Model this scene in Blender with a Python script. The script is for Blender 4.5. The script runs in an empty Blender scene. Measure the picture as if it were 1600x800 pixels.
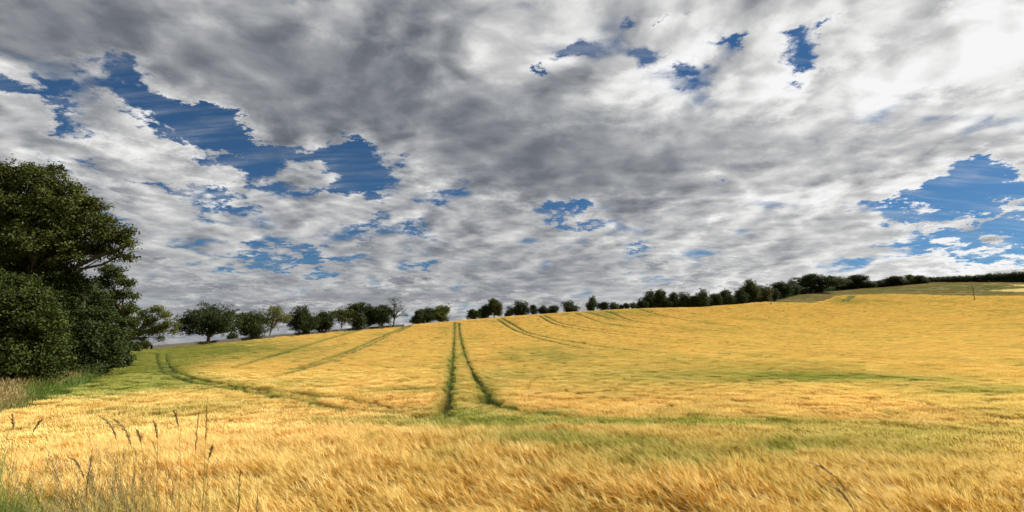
import bpy, math, random
import numpy as np
from mathutils.kdtree import KDTree

# ------------------------------------------------------------------ camera, sky, sun
S = bpy.context.scene
COL = S.collection
F, CX, CY = 800.0, 800.0, 400.0          # focal length and centre in photo pixels (1600 x 800)
PITCH = math.radians(10.27)
SP, CP = math.sin(PITCH), math.cos(PITCH)
cam = bpy.data.objects.new('camera', bpy.data.cameras.new('camera')); COL.objects.link(cam)
cam.location = (0, 0, 0); cam.rotation_euler = (math.pi/2 + PITCH, 0, 0)
cam.data.sensor_width = 36; cam.data.lens = 18.0
cam.data.clip_start = 0.05; cam.data.clip_end = 30000
S.camera = cam

SUN_AZ, SUN_EL = math.radians(72), math.radians(37)
SUN = np.array([math.sin(SUN_AZ)*math.cos(SUN_EL), math.cos(SUN_AZ)*math.cos(SUN_EL), math.sin(SUN_EL)])
sl = bpy.data.lights.new('sun', 'SUN'); sl.energy = 5.0; sl.angle = math.radians(0.5); sl.color = (1.0, 0.94, 0.84)
so = bpy.data.objects.new('sun', sl); COL.objects.link(so)
so.rotation_euler = (math.pi/2 - SUN_EL, 0, math.pi - SUN_AZ)
S.view_settings.view_transform = 'Standard'; S.view_settings.look = 'None'
S.view_settings.exposure = 0.78; S.view_settings.gamma = 1.0
S.render.engine = 'CYCLES'

def px_dir(px, py):
    xc, zc = (px-CX)/F, (CY-py)/F
    return np.array([xc, CP - zc*SP, SP + zc*CP])
def project(X, Y, Z):
    yc = Y*CP + Z*SP; zc = -Y*SP + Z*CP
    yc = np.where(yc < 0.01, 0.01, yc)
    return CX + F*X/yc, CY - F*zc/yc

def build_world():
    w = bpy.data.worlds.new('World'); S.world = w; w.use_nodes = True
    nt = w.node_tree; nt.nodes.clear(); N = nt.nodes; L = nt.links
    def node(t, **k):
        n = N.new(t)
        for a, b in k.items(): setattr(n, a, b)
        return n
    def put(s, v):
        if isinstance(v, bpy.types.NodeSocket): L.new(v, s)
        else: s.default_value = v
    def M(op, a, b=None, c=None, clamp=False):
        n = node('ShaderNodeMath', operation=op, use_clamp=clamp); put(n.inputs[0], a)
        if b is not None: put(n.inputs[1], b)
        if c is not None: put(n.inputs[2], c)
        return n.outputs[0]
    def V(op, a, b=None, out=0):
        n = node('ShaderNodeVectorMath', operation=op); put(n.inputs[0], a)
        if b is not None:
            if op == 'SCALE': put(n.inputs['Scale'], b)
            else: put(n.inputs[1], b)
        return n.outputs[out]
    def noise(vec, scale, detail, rough, out='Fac', dist=0.0):
        n = node('ShaderNodeTexNoise', noise_dimensions='2D'); put(n.inputs['Vector'], vec)
        n.inputs['Scale'].default_value = scale; n.inputs['Detail'].default_value = detail
        n.inputs['Roughness'].default_value = rough; n.inputs['Distortion'].default_value = dist
        return n.outputs[out]
    def smooth(v, a, b, lo=0.0, hi=1.0):
        n = node('ShaderNodeMapRange', interpolation_type='SMOOTHSTEP'); put(n.inputs[0], v)
        for i, q in enumerate((a, b, lo, hi)): put(n.inputs[i+1], q)
        return n.outputs[0]
    d = node('ShaderNodeTexCoord').outputs['Generated']
    sep = node('ShaderNodeSeparateXYZ'); L.new(d, sep.inputs[0])
    z = M('MAXIMUM', sep.outputs[2], 0.0)
    zz = M('ADD', z, 0.17)
    cxyz = node('ShaderNodeCombineXYZ')
    L.new(M('DIVIDE', sep.outputs[0], zz), cxyz.inputs[0])
    L.new(M('MULTIPLY', M('DIVIDE', sep.outputs[1], zz), 1.15), cxyz.inputs[1])
    p0 = cxyz.outputs[0]
    # domain warp
    wn = V('SUBTRACT', noise(p0, 1.7, 3, .5, 'Color'), (.5, .5, .5))
    p = V('ADD', p0, V('SCALE', wn, 0.20))
    def density(pp):
        big = noise(pp, 1.6, 2, .5)
        fine = noise(pp, 3.6, 10, .54)
        vo = node('ShaderNodeTexVoronoi', feature='SMOOTH_F1', voronoi_dimensions='2D'); L.new(V('ADD', pp, V('SCALE', noise(pp, 7.0, 4, .6, 'Color'), .10)), vo.inputs['Vector'])
        vo.inputs['Scale'].default_value = 3.5; vo.inputs['Detail'].default_value = 2.0; vo.inputs['Roughness'].default_value = .55; vo.inputs['Smoothness'].default_value = .35
        puff = M('SUBTRACT', .55, vo.outputs['Distance'])
        return M('MULTIPLY_ADD', puff, 0.34, M('MULTIPLY_ADD', big, 0.40, M('MULTIPLY', fine, 0.56)))
    d0 = density(p)
    off = (SUN[0]*0.085, SUN[1]*0.085*1.15, 0)
    d1 = density(V('ADD', p, off))
    relief = M('SUBTRACT', d0, d1)
    # direction warped for the cloud layout
    dw = V('ADD', d, V('SCALE', V('SUBTRACT', noise(p0, 3.0, 9, .70, 'Color'), (.5, .5, .5)), 0.20))
    def blob(px, py, hw, hh, ang):
        c = px_dir(px, py); ln = np.linalg.norm(c); n = c/ln
        right = np.cross(n, [0, 0, 1]); right /= np.linalg.norm(right); up = np.cross(right, n)
        m = node('ShaderNodeMapping', vector_type='TEXTURE')
        L.new(dw, m.inputs['Vector'])
        # texture mapping: subtract location, un-rotate, divide by scale
        from mathutils import Matrix
        a = math.radians(-ang)
        u = right*math.cos(a) + up*math.sin(a); v = -right*math.sin(a) + up*math.cos(a)
        R = Matrix(((u[0], n[0], v[0]), (u[1], n[1], v[1]), (u[2], n[2], v[2])))
        m.inputs['Location'].default_value = tuple(n)
        m.inputs['Rotation'].default_value = R.to_euler('XYZ')
        k = 1.55/(F*ln)
        m.inputs['Scale'].default_value = (hw*k, 0.9, hh*k)
        g = node('ShaderNodeTexGradient', gradient_type='QUADRATIC_SPHERE'); L.new(m.outputs[0], g.inputs[0])
        return g.outputs['Fac']
    def blobs(lst):
        acc = None
        for (px, py, hw, hh, ang, wt) in lst:
            b = blob(px, py, hw, hh, ang)
            acc = M('MULTIPLY', b, wt) if acc is None else M('MULTIPLY_ADD', b, wt, acc)
        return acc
    HOLES = [(570, 75, 80, 60, 0, -.6), (930, 160, 70, 50, 0, -.6), (1020, 195, 60, 30, 0, -.5), (1430, 235, 60, 30, 0, -.4), (985, 290, 40, 14, 0, -.4),
             (350, 168, 95, 34, 5, -1.3), (425, 192, 50, 20, 0, -1.0), (300, 255, 200, 22, 18, -.5), (820, 300, 60, 14, 0, -.3),
             (330, 215, 130, 40, 22, 1.4), (470, 245, 160, 34, 8, 1.4), (570, 265, 90, 32, 8, 1.2), (245, 175, 65, 45, 20, 1.1),
             (55, 125, 85, 30, 10, 1.1), (160, 112, 70, 20, 5, .6), (110, 172, 70, 16, 22, .8), (335, 312, 95, 20, 18, .9),
             (60, 262, 150, 14, 8, .7), (230, 285, 120, 12, 18, .7),
             (693, 293, 45, 32, -25, 1.0), (885, 338, 75, 15, 3, 1.2), (900, 71, 38, 15, 0, 1.1), (840, 95, 20, 15, 0, 1.1),
             (1008, 92, 36, 26, 10, .75), (1067, 106, 22, 13, 0, .8), (1000, 20, 20, 14, 0, .6), (1043, 16, 22, 12, 0, .7),
             (1127, 69, 36, 14, -8, 1.0), (1238, 56, 48, 22, 0, 1.15), (1266, 92, 30, 38, 0, 1.2), (1310, 29, 26, 14, -25, 1.0),
             (1555, 292, 180, 38, -8, 2.0), (1550, 368, 190, 28, -6, 1.9), (1470, 295, 80, 18, -12, .7), (1540, 336, 120, 7, -7, -1.2), (1440, 335, 60, 18, 0, -.5), (1500, 305, 120, 26, -4, .9),
             (570, 357, 50, 16, 0, .8), (645, 355, 55, 16, -5, .8), (1110, 284, 14, 8, 20, .8),
             (420, 402, 250, 16, 2, .75), (660, 406, 80, 14, 0, .8), (985, 408, 60, 10, 0, .7), (180, 345, 90, 16, 5, .6),
             (480, 415, 120, 16, 0, .5), (1485, 14, 16, 16, 0, .8)]
    DARK = [(900, 225, 330, 95, 4, 1.15), (560, 130, 380, 90, 8, .9), (170, 60, 380, 80, 0, .8), (700, 20, 150, 60, 0, .4),
            (1140, 235, 170, 50, -8, .6), (1400, 215, 330, 48, -10, .65), (830, 285, 190, 45, 5, .65), (1430, 60, 170, 30, -12, .7), (1350, 110, 160, 16, -14, .4), (1500, 250, 200, 14, -14, .3), (1200, 190, 160, 18, -14, .4),
            (1040, 300, 160, 24, 0, .5), (400, 480, 420, 60, 0, .6), (800, 455, 420, 24, 0, .55), (1000, 435, 330, 12, 0, .6), (1150, 340, 240, 22, 0, .4),
            (700, 400, 200, 20, 0, .3), (300, 530, 400, 40, 0, .5), (1250, 400, 260, 10, 0, .4), (1400, 330, 120, 20, 0, .3)]
    BRIGHT = [(420, 500, 380, 12, -3, .8), (350, 455, 260, 8, 3, .5), (620, 440, 200, 9, -2, .6), (780, 476, 300, 10, -3, .6), (1040, 425, 260, 12, -3, .5), (1120, 462, 200, 10, -5, .7), (260, 410, 160, 12, 6, .5), (840, 60, 160, 60, 0, .35), (560, 40, 120, 40, 0, .3), (240, 50, 120, 40, 10, .25), (200, 225, 300, 38, 22, .85), (200, 310, 190, 28, 14, .7), (330, 165, 110, 50, 15, .5), (380, 265, 190, 22, 20, .5),
              (1570, 10, 260, 90, -10, .7), (1250, 120, 240, 60, -14, .6), (1280, 320, 260, 40, -6, .7), (1000, 140, 260, 50, -5, .6),
              (1500, 405, 330, 30, -3, .9), (1450, 160, 320, 40, -15, .6), (640, 290, 110, 30, -10, .5), (1150, 280, 100, 30, -5, .4),
              (950, 380, 220, 18, 0, .4), (1000, 450, 200, 12, 0, .5), (500, 330, 220, 26, 5, .35), (750, 335, 180, 30, 0, .3)]
    holes, dark, bright = blobs(HOLES), blobs(DARK), blobs(BRIGHT)
    behind = smooth(sep.outputs[1], -.3, .1, 0.0, 1.0)
    cover = M('MULTIPLY_ADD', M('MINIMUM', holes, 1.0), -0.50, M('ADD', M('MULTIPLY_ADD', M('SUBTRACT', noise(p, 9.0, 7, .55), .5), .18, d0), M('ADD', 0.335, smooth(z, .0, .14, .06, 0.0))))
    cover = M('MULTIPLY_ADD', M('MAXIMUM', dark, 0), 0.14, cover)
    alpha = smooth(cover, 0.37, 0.66)
    # thin streaks of cirrus in the blue
    cs = node('ShaderNodeMapping'); L.new(p0, cs.inputs[0]); cs.inputs['Scale'].default_value = (1.0, 5.5, 1); cs.inputs['Rotation'].default_value = (0, 0, .25)
    cir = smooth(noise(cs.outputs[0], 2.2, 8, .62), .42, .85, 0, .32)
    alpha = M('MAXIMUM', alpha, cir)
    thick = smooth(cover, .55, .95)
    sundot = V('DOT_PRODUCT', d, tuple(SUN), out=1)
    glow = smooth(sundot, 0.35, 1.0, 0, 1)
    far = smooth(z, .03, .30, .30, 1.0)
    b = M('ADD', M('MULTIPLY', M('MULTIPLY', M('MULTIPLY', relief, far), M('SUBTRACT', 1.15, M('MULTIPLY', dark, .75), clamp=True)), 1.45), 0.565)
    b = M('MULTIPLY_ADD', thick, -0.14, b)
    b = M('MULTIPLY_ADD', M('SUBTRACT', noise(p, 6.5, 8, .6), .5), 0.26, b)
    b = M('MULTIPLY_ADD', dark, -0.165, b)
    b = M('MULTIPLY_ADD', bright, 0.36, b)
    b = M('ADD', b, smooth(z, .02, .22, .07, 0.0))
    b = M('MULTIPLY_ADD', glow, 0.30, b)
    ramp = node('ShaderNodeValToRGB'); L.new(b, ramp.inputs[0])
    e = ramp.color_ramp.elements
    e[0].position = -0.0; e[0].color = (.10, .11, .135, 1)
    e[1].position = 1.0; e[1].color = (1.0, 1.0, 1.0, 1)
    for pos, c in ((.25, (.18, .195, .225, 1)), (.45, (.335, .35, .375, 1)), (.7, (.62, .62, .62, 1)), (.85, (.85, .85, .84, 1))):
        x = e.new(pos); x.color = c
    sky = node('ShaderNodeTexSky', sky_type='NISHITA', sun_disc=False, sun_elevation=SUN_EL, sun_rotation=SUN_AZ)
    sky.air_density = 1.0; sky.dust_density = 0.15; sky.ozone_density = 3.0; sky.altitude = 800
    bg1 = node('ShaderNodeBackground'); tn = node('ShaderNodeMix', data_type='RGBA', blend_type='MULTIPLY'); tn.inputs[0].default_value = 1; L.new(sky.outputs[0], tn.inputs[6]); tn.inputs[7].default_value = (.37, .60, .75, 1); L.new(tn.outputs[2], bg1.inputs[0]); bg1.inputs[1].default_value = 0.05
    bg2 = node('ShaderNodeBackground'); L.new(ramp.outputs[0], bg2.inputs[0]); bg2.inputs[1].default_value = 0.54
    mx = node('ShaderNodeMixShader'); L.new(alpha, mx.inputs[0]); L.new(bg1.outputs[0], mx.inputs[1]); L.new(bg2.outputs[0], mx.inputs[2])
    out = node('ShaderNodeOutputWorld'); L.new(mx.outputs[0], out.inputs[0])
    w.cycles.sampling_method = 'MANUAL'; w.cycles.sample_map_resolution = 512
build_world()

# ------------------------------------------------------------------ helpers
rng = np.random.default_rng(7)
def tag(o, label=None, cat=None, group=None, kind=None):
    if label: o['label'] = label
    if cat: o['category'] = cat
    if group: o['group'] = group
    if kind: o['kind'] = kind
    return o
def make_mesh(name, verts, faces, attrs=None, mat=None, smooth=False):
    verts = np.asarray(verts, np.float32); faces = np.asarray(faces, np.int32)
    me = bpy.data.meshes.new(name); k = faces.shape[1]
    me.vertices.add(len(verts)); me.vertices.foreach_set('co', verts.ravel())
    me.loops.add(faces.size); me.loops.foreach_set('vertex_index', faces.ravel())
    me.polygons.add(len(faces))
    me.polygons.foreach_set('loop_start', np.arange(0, faces.size, k, dtype=np.int32))
    me.polygons.foreach_set('use_smooth', np.full(len(faces), smooth))
    me.update(calc_edges=True)
    for an, av in (attrs or {}).items():
        at = me.attributes.new(an, 'FLOAT', 'POINT'); at.data.foreach_set('value', np.asarray(av, np.float32).ravel())
    if mat: me.materials.append(mat)
    return me
def link(name, me, parent=None):
    o = bpy.data.objects.new(name, me); COL.objects.link(o)
    if parent: o.parent = parent
    return o
def empty(name, loc, rz=0):
    o = bpy.data.objects.new(name, None); COL.objects.link(o); o.location = loc; o.rotation_euler = (0, 0, rz)
    o.empty_display_size = .5
    return o

def _h(ix, iy, s):
    n = (ix*374761393 + iy*668265263 + s*1442695041) & 0xffffffff
    n = ((n ^ (n >> 13))*1274126177) & 0xffffffff
    return ((n ^ (n >> 16)) & 0xffff)/65535.0
def vnoise(x, y, s=0):
    ix, iy = np.floor(x).astype(np.int64), np.floor(y).astype(np.int64)
    fx, fy = x-ix, y-iy; fx = fx*fx*(3-2*fx); fy = fy*fy*(3-2*fy)
    a, b, c, d = _h(ix, iy, s), _h(ix+1, iy, s), _h(ix, iy+1, s), _h(ix+1, iy+1, s)
    return (a*(1-fx)+b*fx)*(1-fy) + (c*(1-fx)+d*fx)*fy
def fbm(x, y, s=0, o=4):
    t, a, n = 0, .5, 0
    for i in range(o):
        t = t + a*vnoise(x*2**i, y*2**i, s+i); n += a; a *= .5
    return t/n
def sstep(a, b, x):
    t = np.clip((x-a)/(b-a), 0, 1); return t*t*(3-2*t)

# ------------------------------------------------------------------ terrain: height of the crop top seen from the camera
def row_e(py): return math.tan(PITCH + math.atan((CY-py)/F))          # Z/Y for a photo row
#        px   crest row, dist | dip row, dist | second row, dist
KEYS = [(-400, 556, 100, 556, 120, 556, 200),
        (0,    552, 112, 550, 130, 549, 240),
        (200,  546, 132, 545, 150, 541, 300),
        (260,  541, 142, 541, 160, 539, 300),
        (330,  534.5, 158, 535, 175, 537, 300),
        (500,  518, 188, 520, 205, 524, 330),
        (640,  507, 212, 511, 235, 517, 350),
        (712,  500.5, 224, 507, 250, 513, 380),
        (800,  493, 238, 500, 265, 505, 400),
        (900,  486, 252, 493, 280, 497, 420),
        (1000, 481, 268, 487, 298, 490, 440),
        (1100, 479, 284, 484, 312, 486, 450),
        (1160, 474.5, 305, 479, 335, 480, 450),
        (1200, 470, 325, 471, 345, 467, 430),
        (1235, 471, 333, 471, 345, 462, 440),
        (1275, 472, 343, 472, 352, 457, 460),
        (1300, 467, 375, 467, 385, 455, 480),
        (1315, 460.5, 405, 460.5, 412, 453.5, 500),
        (1400, 458, 415, 457.5, 430, 447, 560),
        (1450, 459, 410, 458.5, 425, 441.5, 590),
        (1520, 461, 400, 460.5, 415, 440.5, 610),
        (1600, 461, 395, 460.5, 410, 441, 620),
        (1900, 461, 380, 460, 400, 441, 620)]
NA, NR = 700, 500
AMAX = 1.05
A_ = np.linspace(-AMAX, AMAX, NA)
LR = np.linspace(math.log(1.0), math.log(9000), NR)
R_ = np.exp(LR)
def _profile():
    ka = np.array([math.atan((k[0]-CX)/813.0) for k in KEYS])
    cols = [np.interp(A_, ka, [k[i] for k in KEYS]) for i in range(1, 7)]
    E = np.zeros((NA, NR))
    for i, a in enumerate(A_):
        e1, D, e2, D2, e3, D3 = [c[i] for c in cols]
        e1, e2, e3 = row_e(e1)*math.cos(a), row_e(e2)*math.cos(a), row_e(e3)*math.cos(a)
        R = R_
        t = np.clip((R-30)/(D-30), 0, 1)
        near = -(1.25 + 1.65*sstep(0, 30, R) - 0.25*sstep(30, 90, R))
        q = 0.55*t + 0.45*t*t
        e = near/R*(1-t**1.5) + e1*q
        m = (R > D); e[m] = e1 + (e2-e1)*sstep(D, D2, R[m])
        m = (R > D2); e[m] = e2 + (e3-e2)*sstep(D2, D3, R[m])
        m = (R > D3); e[m] = e3 + (-0.004-e3)*sstep(D3, D3*1.5+900, R[m])
        E[i] = e
    k = np.exp(-.5*(np.arange(-6, 7)/2.2)**2); k /= k.sum()
    E2 = np.apply_along_axis(lambda v: np.convolve(np.pad(v, 6, 'edge'), k, 'valid'), 0, E)
    k = np.exp(-.5*(np.arange(-3, 4)/1.0)**2); k /= k.sum()
    return np.apply_along_axis(lambda v: np.convolve(np.pad(v, 3, 'edge'), k, 'valid'), 1, E2), np.stack(cols)
EG, COLS = _profile()
def crest_dist(X, Y): return np.interp(np.arctan2(X, Y), A_, COLS[1])
def top(X, Y):
    X = np.asarray(X, float); Y = np.asarray(Y, float)
    R = np.maximum(np.hypot(X, Y), 1e-3); a = np.arctan2(X, Y)
    fa = (np.clip(a, -AMAX, AMAX)+AMAX)/(2*AMAX)*(NA-1); ia = np.minimum(fa.astype(int), NA-2); fa = fa-ia
    fr = np.clip((np.log(np.maximum(R, 1.0))-LR[0])/(LR[-1]-LR[0])*(NR-1), 0, NR-1.001); ir = fr.astype(int); fr = fr-ir
    e = (EG[ia, ir]*(1-fa)+EG[ia+1, ir]*fa)*(1-fr) + (EG[ia, ir+1]*(1-fa)+EG[ia+1, ir+1]*fa)*fr
    z = np.where(R < 1.0, EG[ia, 0], e*R)
    # behind the camera the land levels off
    k = sstep(AMAX+.1, 2.2, np.abs(a))
    flat = -1.3 - 0.004*R
    return z*(1-k) + flat*k
CROP = 0.82
def ground(X, Y): return top(X, Y) - CROP
def hit(px, py, dz=0.0):
    """point of the crop top seen at a photo pixel"""
    d = px_dir(px, py)
    t = np.exp(np.linspace(math.log(1.5), math.log(3000), 6000))
    P = d[None]*t[:, None]
    below = P[:, 2] < top(P[:, 0], P[:, 1]) + dz
    i = int(np.argmax(below)) if below.any() else None
    if i is None: return None
    if i == 0: return P[0]
    t = np.linspace(t[i-1], t[i], 60); P = d[None]*t[:, None]
    below = P[:, 2] < top(P[:, 0], P[:, 1]) + dz
    return P[int(np.argmax(below))]
def at(px, Y, z=None):
    """ground point on photo column px at depth Y"""
    Z = 0.0
    for _ in range(6):
        X = (px-CX)/F*(Y*CP+Z*SP); Z = float(ground(X, Y))
    return X, Y, Z
def row_z(py, Y): return Y*row_e(py)

# ------------------------------------------------------------------ material helper
def material(name):
    m = bpy.data.materials.new(name); m.use_nodes = True
    nt = m.node_tree; nt.nodes.clear()
    return m, nt
class NB:
    def __init__(s, nt): s.nt = nt
    def n(s, t, **k):
        n = s.nt.nodes.new(t)
        for a, b in k.items(): setattr(n, a, b)
        return n
    def put(s, i, v):
        if isinstance(v, bpy.types.NodeSocket): s.nt.links.new(v, i)
        elif isinstance(v, tuple) and len(v) == 3 and i.type == 'RGBA': i.default_value = (*v, 1)
        else: i.default_value = v
    def math(s, op, a, b=None, clamp=False):
        n = s.n('ShaderNodeMath', operation=op, use_clamp=clamp); s.put(n.inputs[0], a)
        if b is not None: s.put(n.inputs[1], b)
        return n.outputs[0]
    def mix(s, f, a, b, mode='MIX'):
        n = s.n('ShaderNodeMix', data_type='RGBA', blend_type=mode)
        s.put(n.inputs[0], f); s.put(n.inputs[6], a); s.put(n.inputs[7], b); return n.outputs[2]
    def noise(s, vec, scale, detail=4, rough=.5, out='Fac'):
        n = s.n('ShaderNodeTexNoise'); s.put(n.inputs['Vector'], vec); n.inputs['Scale'].default_value = scale
        n.inputs['Detail'].default_value = detail; n.inputs['Roughness'].default_value = rough; return n.outputs[out]
    def rng(s, v, a, b, lo=0., hi=1.):
        n = s.n('ShaderNodeMapRange', interpolation_type='SMOOTHSTEP'); s.put(n.inputs[0], v)
        for i, q in enumerate((a, b, lo, hi)): n.inputs[i+1].default_value = q
        return n.outputs[0]
    def attr(s, name, typ='GEOMETRY', out='Fac'):
        n = s.n('ShaderNodeAttribute', attribute_type=typ, attribute_name=name); return n.outputs[out]
    def leaf(s, col, trans=.4, gloss=.25, rough=.5, tcol=None):
        p = s.n('ShaderNodeBsdfPrincipled'); s.put(p.inputs['Base Color'], col); p.inputs['Roughness'].default_value = rough
        p.inputs['Specular IOR Level'].default_value = gloss
        t = s.n('ShaderNodeBsdfTranslucent'); s.put(t.inputs[0], tcol if tcol is not None else col)
        m = s.n('ShaderNodeMixShader'); m.inputs[0].default_value = trans
        s.nt.links.new(p.outputs[0], m.inputs[1]); s.nt.links.new(t.outputs[0], m.inputs[2]); s.out(m.outputs[0])
    def out(s, sh):
        o = s.n('ShaderNodeOutputMaterial'); s.nt.links.new(sh, o.inputs[0])

def foliage_mat(name, dark, light, trans=.3):
    m, nt = material(name); b = NB(nt)
    t = b.attr('tone'); oi = b.n('ShaderNodeObjectInfo').outputs['Random']
    c = b.mix(t, dark, light)
    c = b.mix(b.math('MULTIPLY', oi, .35), c, (light[0]*1.1, light[1]*.85, light[2]*.7))
    b.leaf(c, trans, .18, .6); return m
def bark_mat(name, c1, c2):
    m, nt = material(name); b = NB(nt)
    pos = b.n('ShaderNodeTexCoord').outputs['Object']
    mp = b.n('ShaderNodeMapping'); nt.links.new(pos, mp.inputs[0]); mp.inputs['Scale'].default_value = (6, 6, 1.2)
    f = b.noise(mp.outputs[0], 2.0, 6, .65)
    p = b.n('ShaderNodeBsdfPrincipled'); b.put(p.inputs['Base Color'], b.mix(b.rng(f, .3, .7), c1, c2)); p.inputs['Roughness'].default_value = .9
    bp = b.n('ShaderNodeBump'); bp.inputs['Strength'].default_value = .5; bp.inputs['Distance'].default_value = .05
    nt.links.new(f, bp.inputs['Height']); nt.links.new(bp.outputs[0], p.inputs['Normal']); b.out(p.outputs[0]); return m
LEAF = {'dark': foliage_mat('foliage_dark', (.014, .026, .005), (.048, .070, .013)),
        'mid': foliage_mat('foliage_mid', (.011, .022, .003), (.078, .100, .016)),  # wide tone range paints in leaf highlights and dark gaps
        'light': foliage_mat('foliage_light', (.045, .070, .014), (.16, .185, .04), .4)}
BARK = bark_mat('bark', (.05, .04, .03), (.14, .115, .085))
BARKL = bark_mat('bark_pale', (.14, .12, .09), (.30, .26, .20))

# ------------------------------------------------------------------ crop lines (wheel tracks), as rows of world points
TR = [  # (width, strength, photo polyline)
 (.50, 1, [(711,499.5),(711,520),(710,540),(709,560),(709,580),(708,600),(705,620),(700,636),(704,646),(716,652)]),
 (.50, 1, [(717.5,499.5),(719,520),(724,540),(731,560),(741,580),(755,600),(772,620),(790,633),(815,639),(860,643),(930,648)]),
 (.30, 1, [(757,618),(762,634)]),
 (.62, 1, [(247,551),(249,565),(257,578),(285,590),(330,600),(400,610),(470,622),(540,635),(600,641),(690,650)]),
 (.58, 1, [(262,551),(265,566),(280,580),(320,592),(380,602),(430,608),(540,620),(600,630),(675,638)]),
 (.70, 1, [(643,508.5),(600,528),(560,547),(520,562),(460,580),(420,590)]),
 (.70, 1, [(636,508.5),(590,528),(545,548),(500,563),(450,578)]),
 (.5, .7, [(560,516),(500,533),(440,553),(400,563),(360,575)]),
 (.5, .7, [(552,517),(490,535),(425,555),(380,568)]),
 (.35, .5, [(460,527),(400,540),(335,557),(290,566)]),
 (.30, .3, [(618,520),(590,540),(540,565)]),
 (.30, .25, [(700,510),(660,560),(640,600)]),
 (.75, 1, [(776,496),(792,508),(809,517),(832,525),(860,532),(900,541),(950,548)]),
 (.75, 1, [(783,495.5),(802,506),(822,518),(860,527),(900,534),(960,543),(1040,552)]),
 (.75, 1, [(840,491),(862,504),(883,510),(915,515),(952,520),(1000,526),(1080,532),(1150,538),(1300,552),(1412,560),(1600,569),(1700,572)]),
 (.6, .9, [(848,490),(870,502),(887,507),(930,513),(1000,522),(1080,528),(1150,534),(1300,548),(1412,556),(1600,565)]),
 (.75, .9, [(896,487),(919,496),(945,505),(975,509),(1027,514),(1090,519)]),
 (.75, .9, [(911,486),(934,492),(960,498),(990,503)]),
 (.75, .9, [(945,484.5),(967,493),(990,501),(1027,506),(1080,511)]),
 (.75, .9, [(997,482),(1027,491),(1074,500),(1112,506),(1180,512)]),
 (.60, .6, [(1030,481),(1080,490),(1140,497),(1240,503)]),
 (.70, 1, [(1329,462),(1323,468),(1310,473)]),
 (.70, 1, [(1334,462),(1328,468),(1316,473)]),
 (.30, .5, [(1050,600),(1200,592),(1400,600),(1600,612)]),
]
tpts = []
for wd, st, pl in TR:
    W = []
    for (a, b) in zip(pl[:-1], pl[1:]):
        n = max(2, int(abs(a[0]-b[0])/8+abs(a[1]-b[1])/4))
        for i in range(n):
            q = i/n; h = hit(a[0]+(b[0]-a[0])*q, a[1]+(b[1]-a[1])*q)
            if h is not None: W.append(h[:2])
    W = np.array(W)
    if len(W) > 4:                                   # even out the line on the ground
        k = np.array([1, 2, 1])/4
        for _ in range(2):
            Wn = W.copy()
            for c in (0, 1): Wn[1:-1, c] = np.convolve(W[:, c], k, 'valid')
            W = Wn
    seg = np.hypot(*np.diff(W, axis=0).T); s = np.concatenate([[0], np.cumsum(seg)])
    ss = np.arange(0, s[-1], .3)
    for x, y in zip(np.interp(ss, s, W[:, 0]), np.interp(ss, s, W[:, 1])): tpts.append((x, y, wd, st))
tkd = KDTree(len(tpts))
for i, t in enumerate(tpts): tkd.insert((t[0], t[1], 0), i)
tkd.balance()
def track_dist(P):
    d = np.empty(len(P)); w = np.empty(len(P)); s = np.empty(len(P))
    for i, (x, y) in enumerate(np.asarray(P)[:, :2]):
        _, j, dd = tkd.find((x, y, 0)); d[i] = dd; w[i] = tpts[j][2]; s[i] = tpts[j][3]
    return d, w, s

# edge of the barley on the left, in world points
EDGE = np.array([hit(*p)[:2] for p in ((-260, 760), (-120, 690), (0, 645), (60, 631), (95, 616), (125, 606), (165, 592), (186, 575), (203, 552), (206, 549))])
LE = np.array([math.hypot(*e) for e in EDGE]); AE = np.array([math.atan2(*e) for e in EDGE])
def left_of_edge(X, Y):
    R = np.hypot(X, Y); return np.arctan2(X, Y) < np.interp(R, LE, AE)
def in_field(X, Y):
    R = np.hypot(X, Y); D = crest_dist(X, Y)
    a = np.arctan2(X, Y); left = a < math.atan((640-CX)/813)
    lim = np.where(left, D-6, np.where(a > math.atan((1190-CX)/813), D, D+14))
    return (~left_of_edge(X, Y)) & (R < lim)
def second_field(X, Y):
    px, py = project(X, Y, top(X, Y)); R = np.hypot(X, Y)
    up = (R > 420) & (R < 640) & (px > 1180)
    f1 = up & (px > 1543) & (py > np.interp(px, [1543, 1600, 1700], [452.5, 448.5, 445])) & (py < np.interp(px, [1543, 1600, 1700], [453.5, 455.5, 458]))
    f2 = up & (px > 1572) & (py > 443.2) & (py < np.interp(px, [1572, 1600, 1700], [444, 446.3, 449]))
    return f1 | f2

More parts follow.
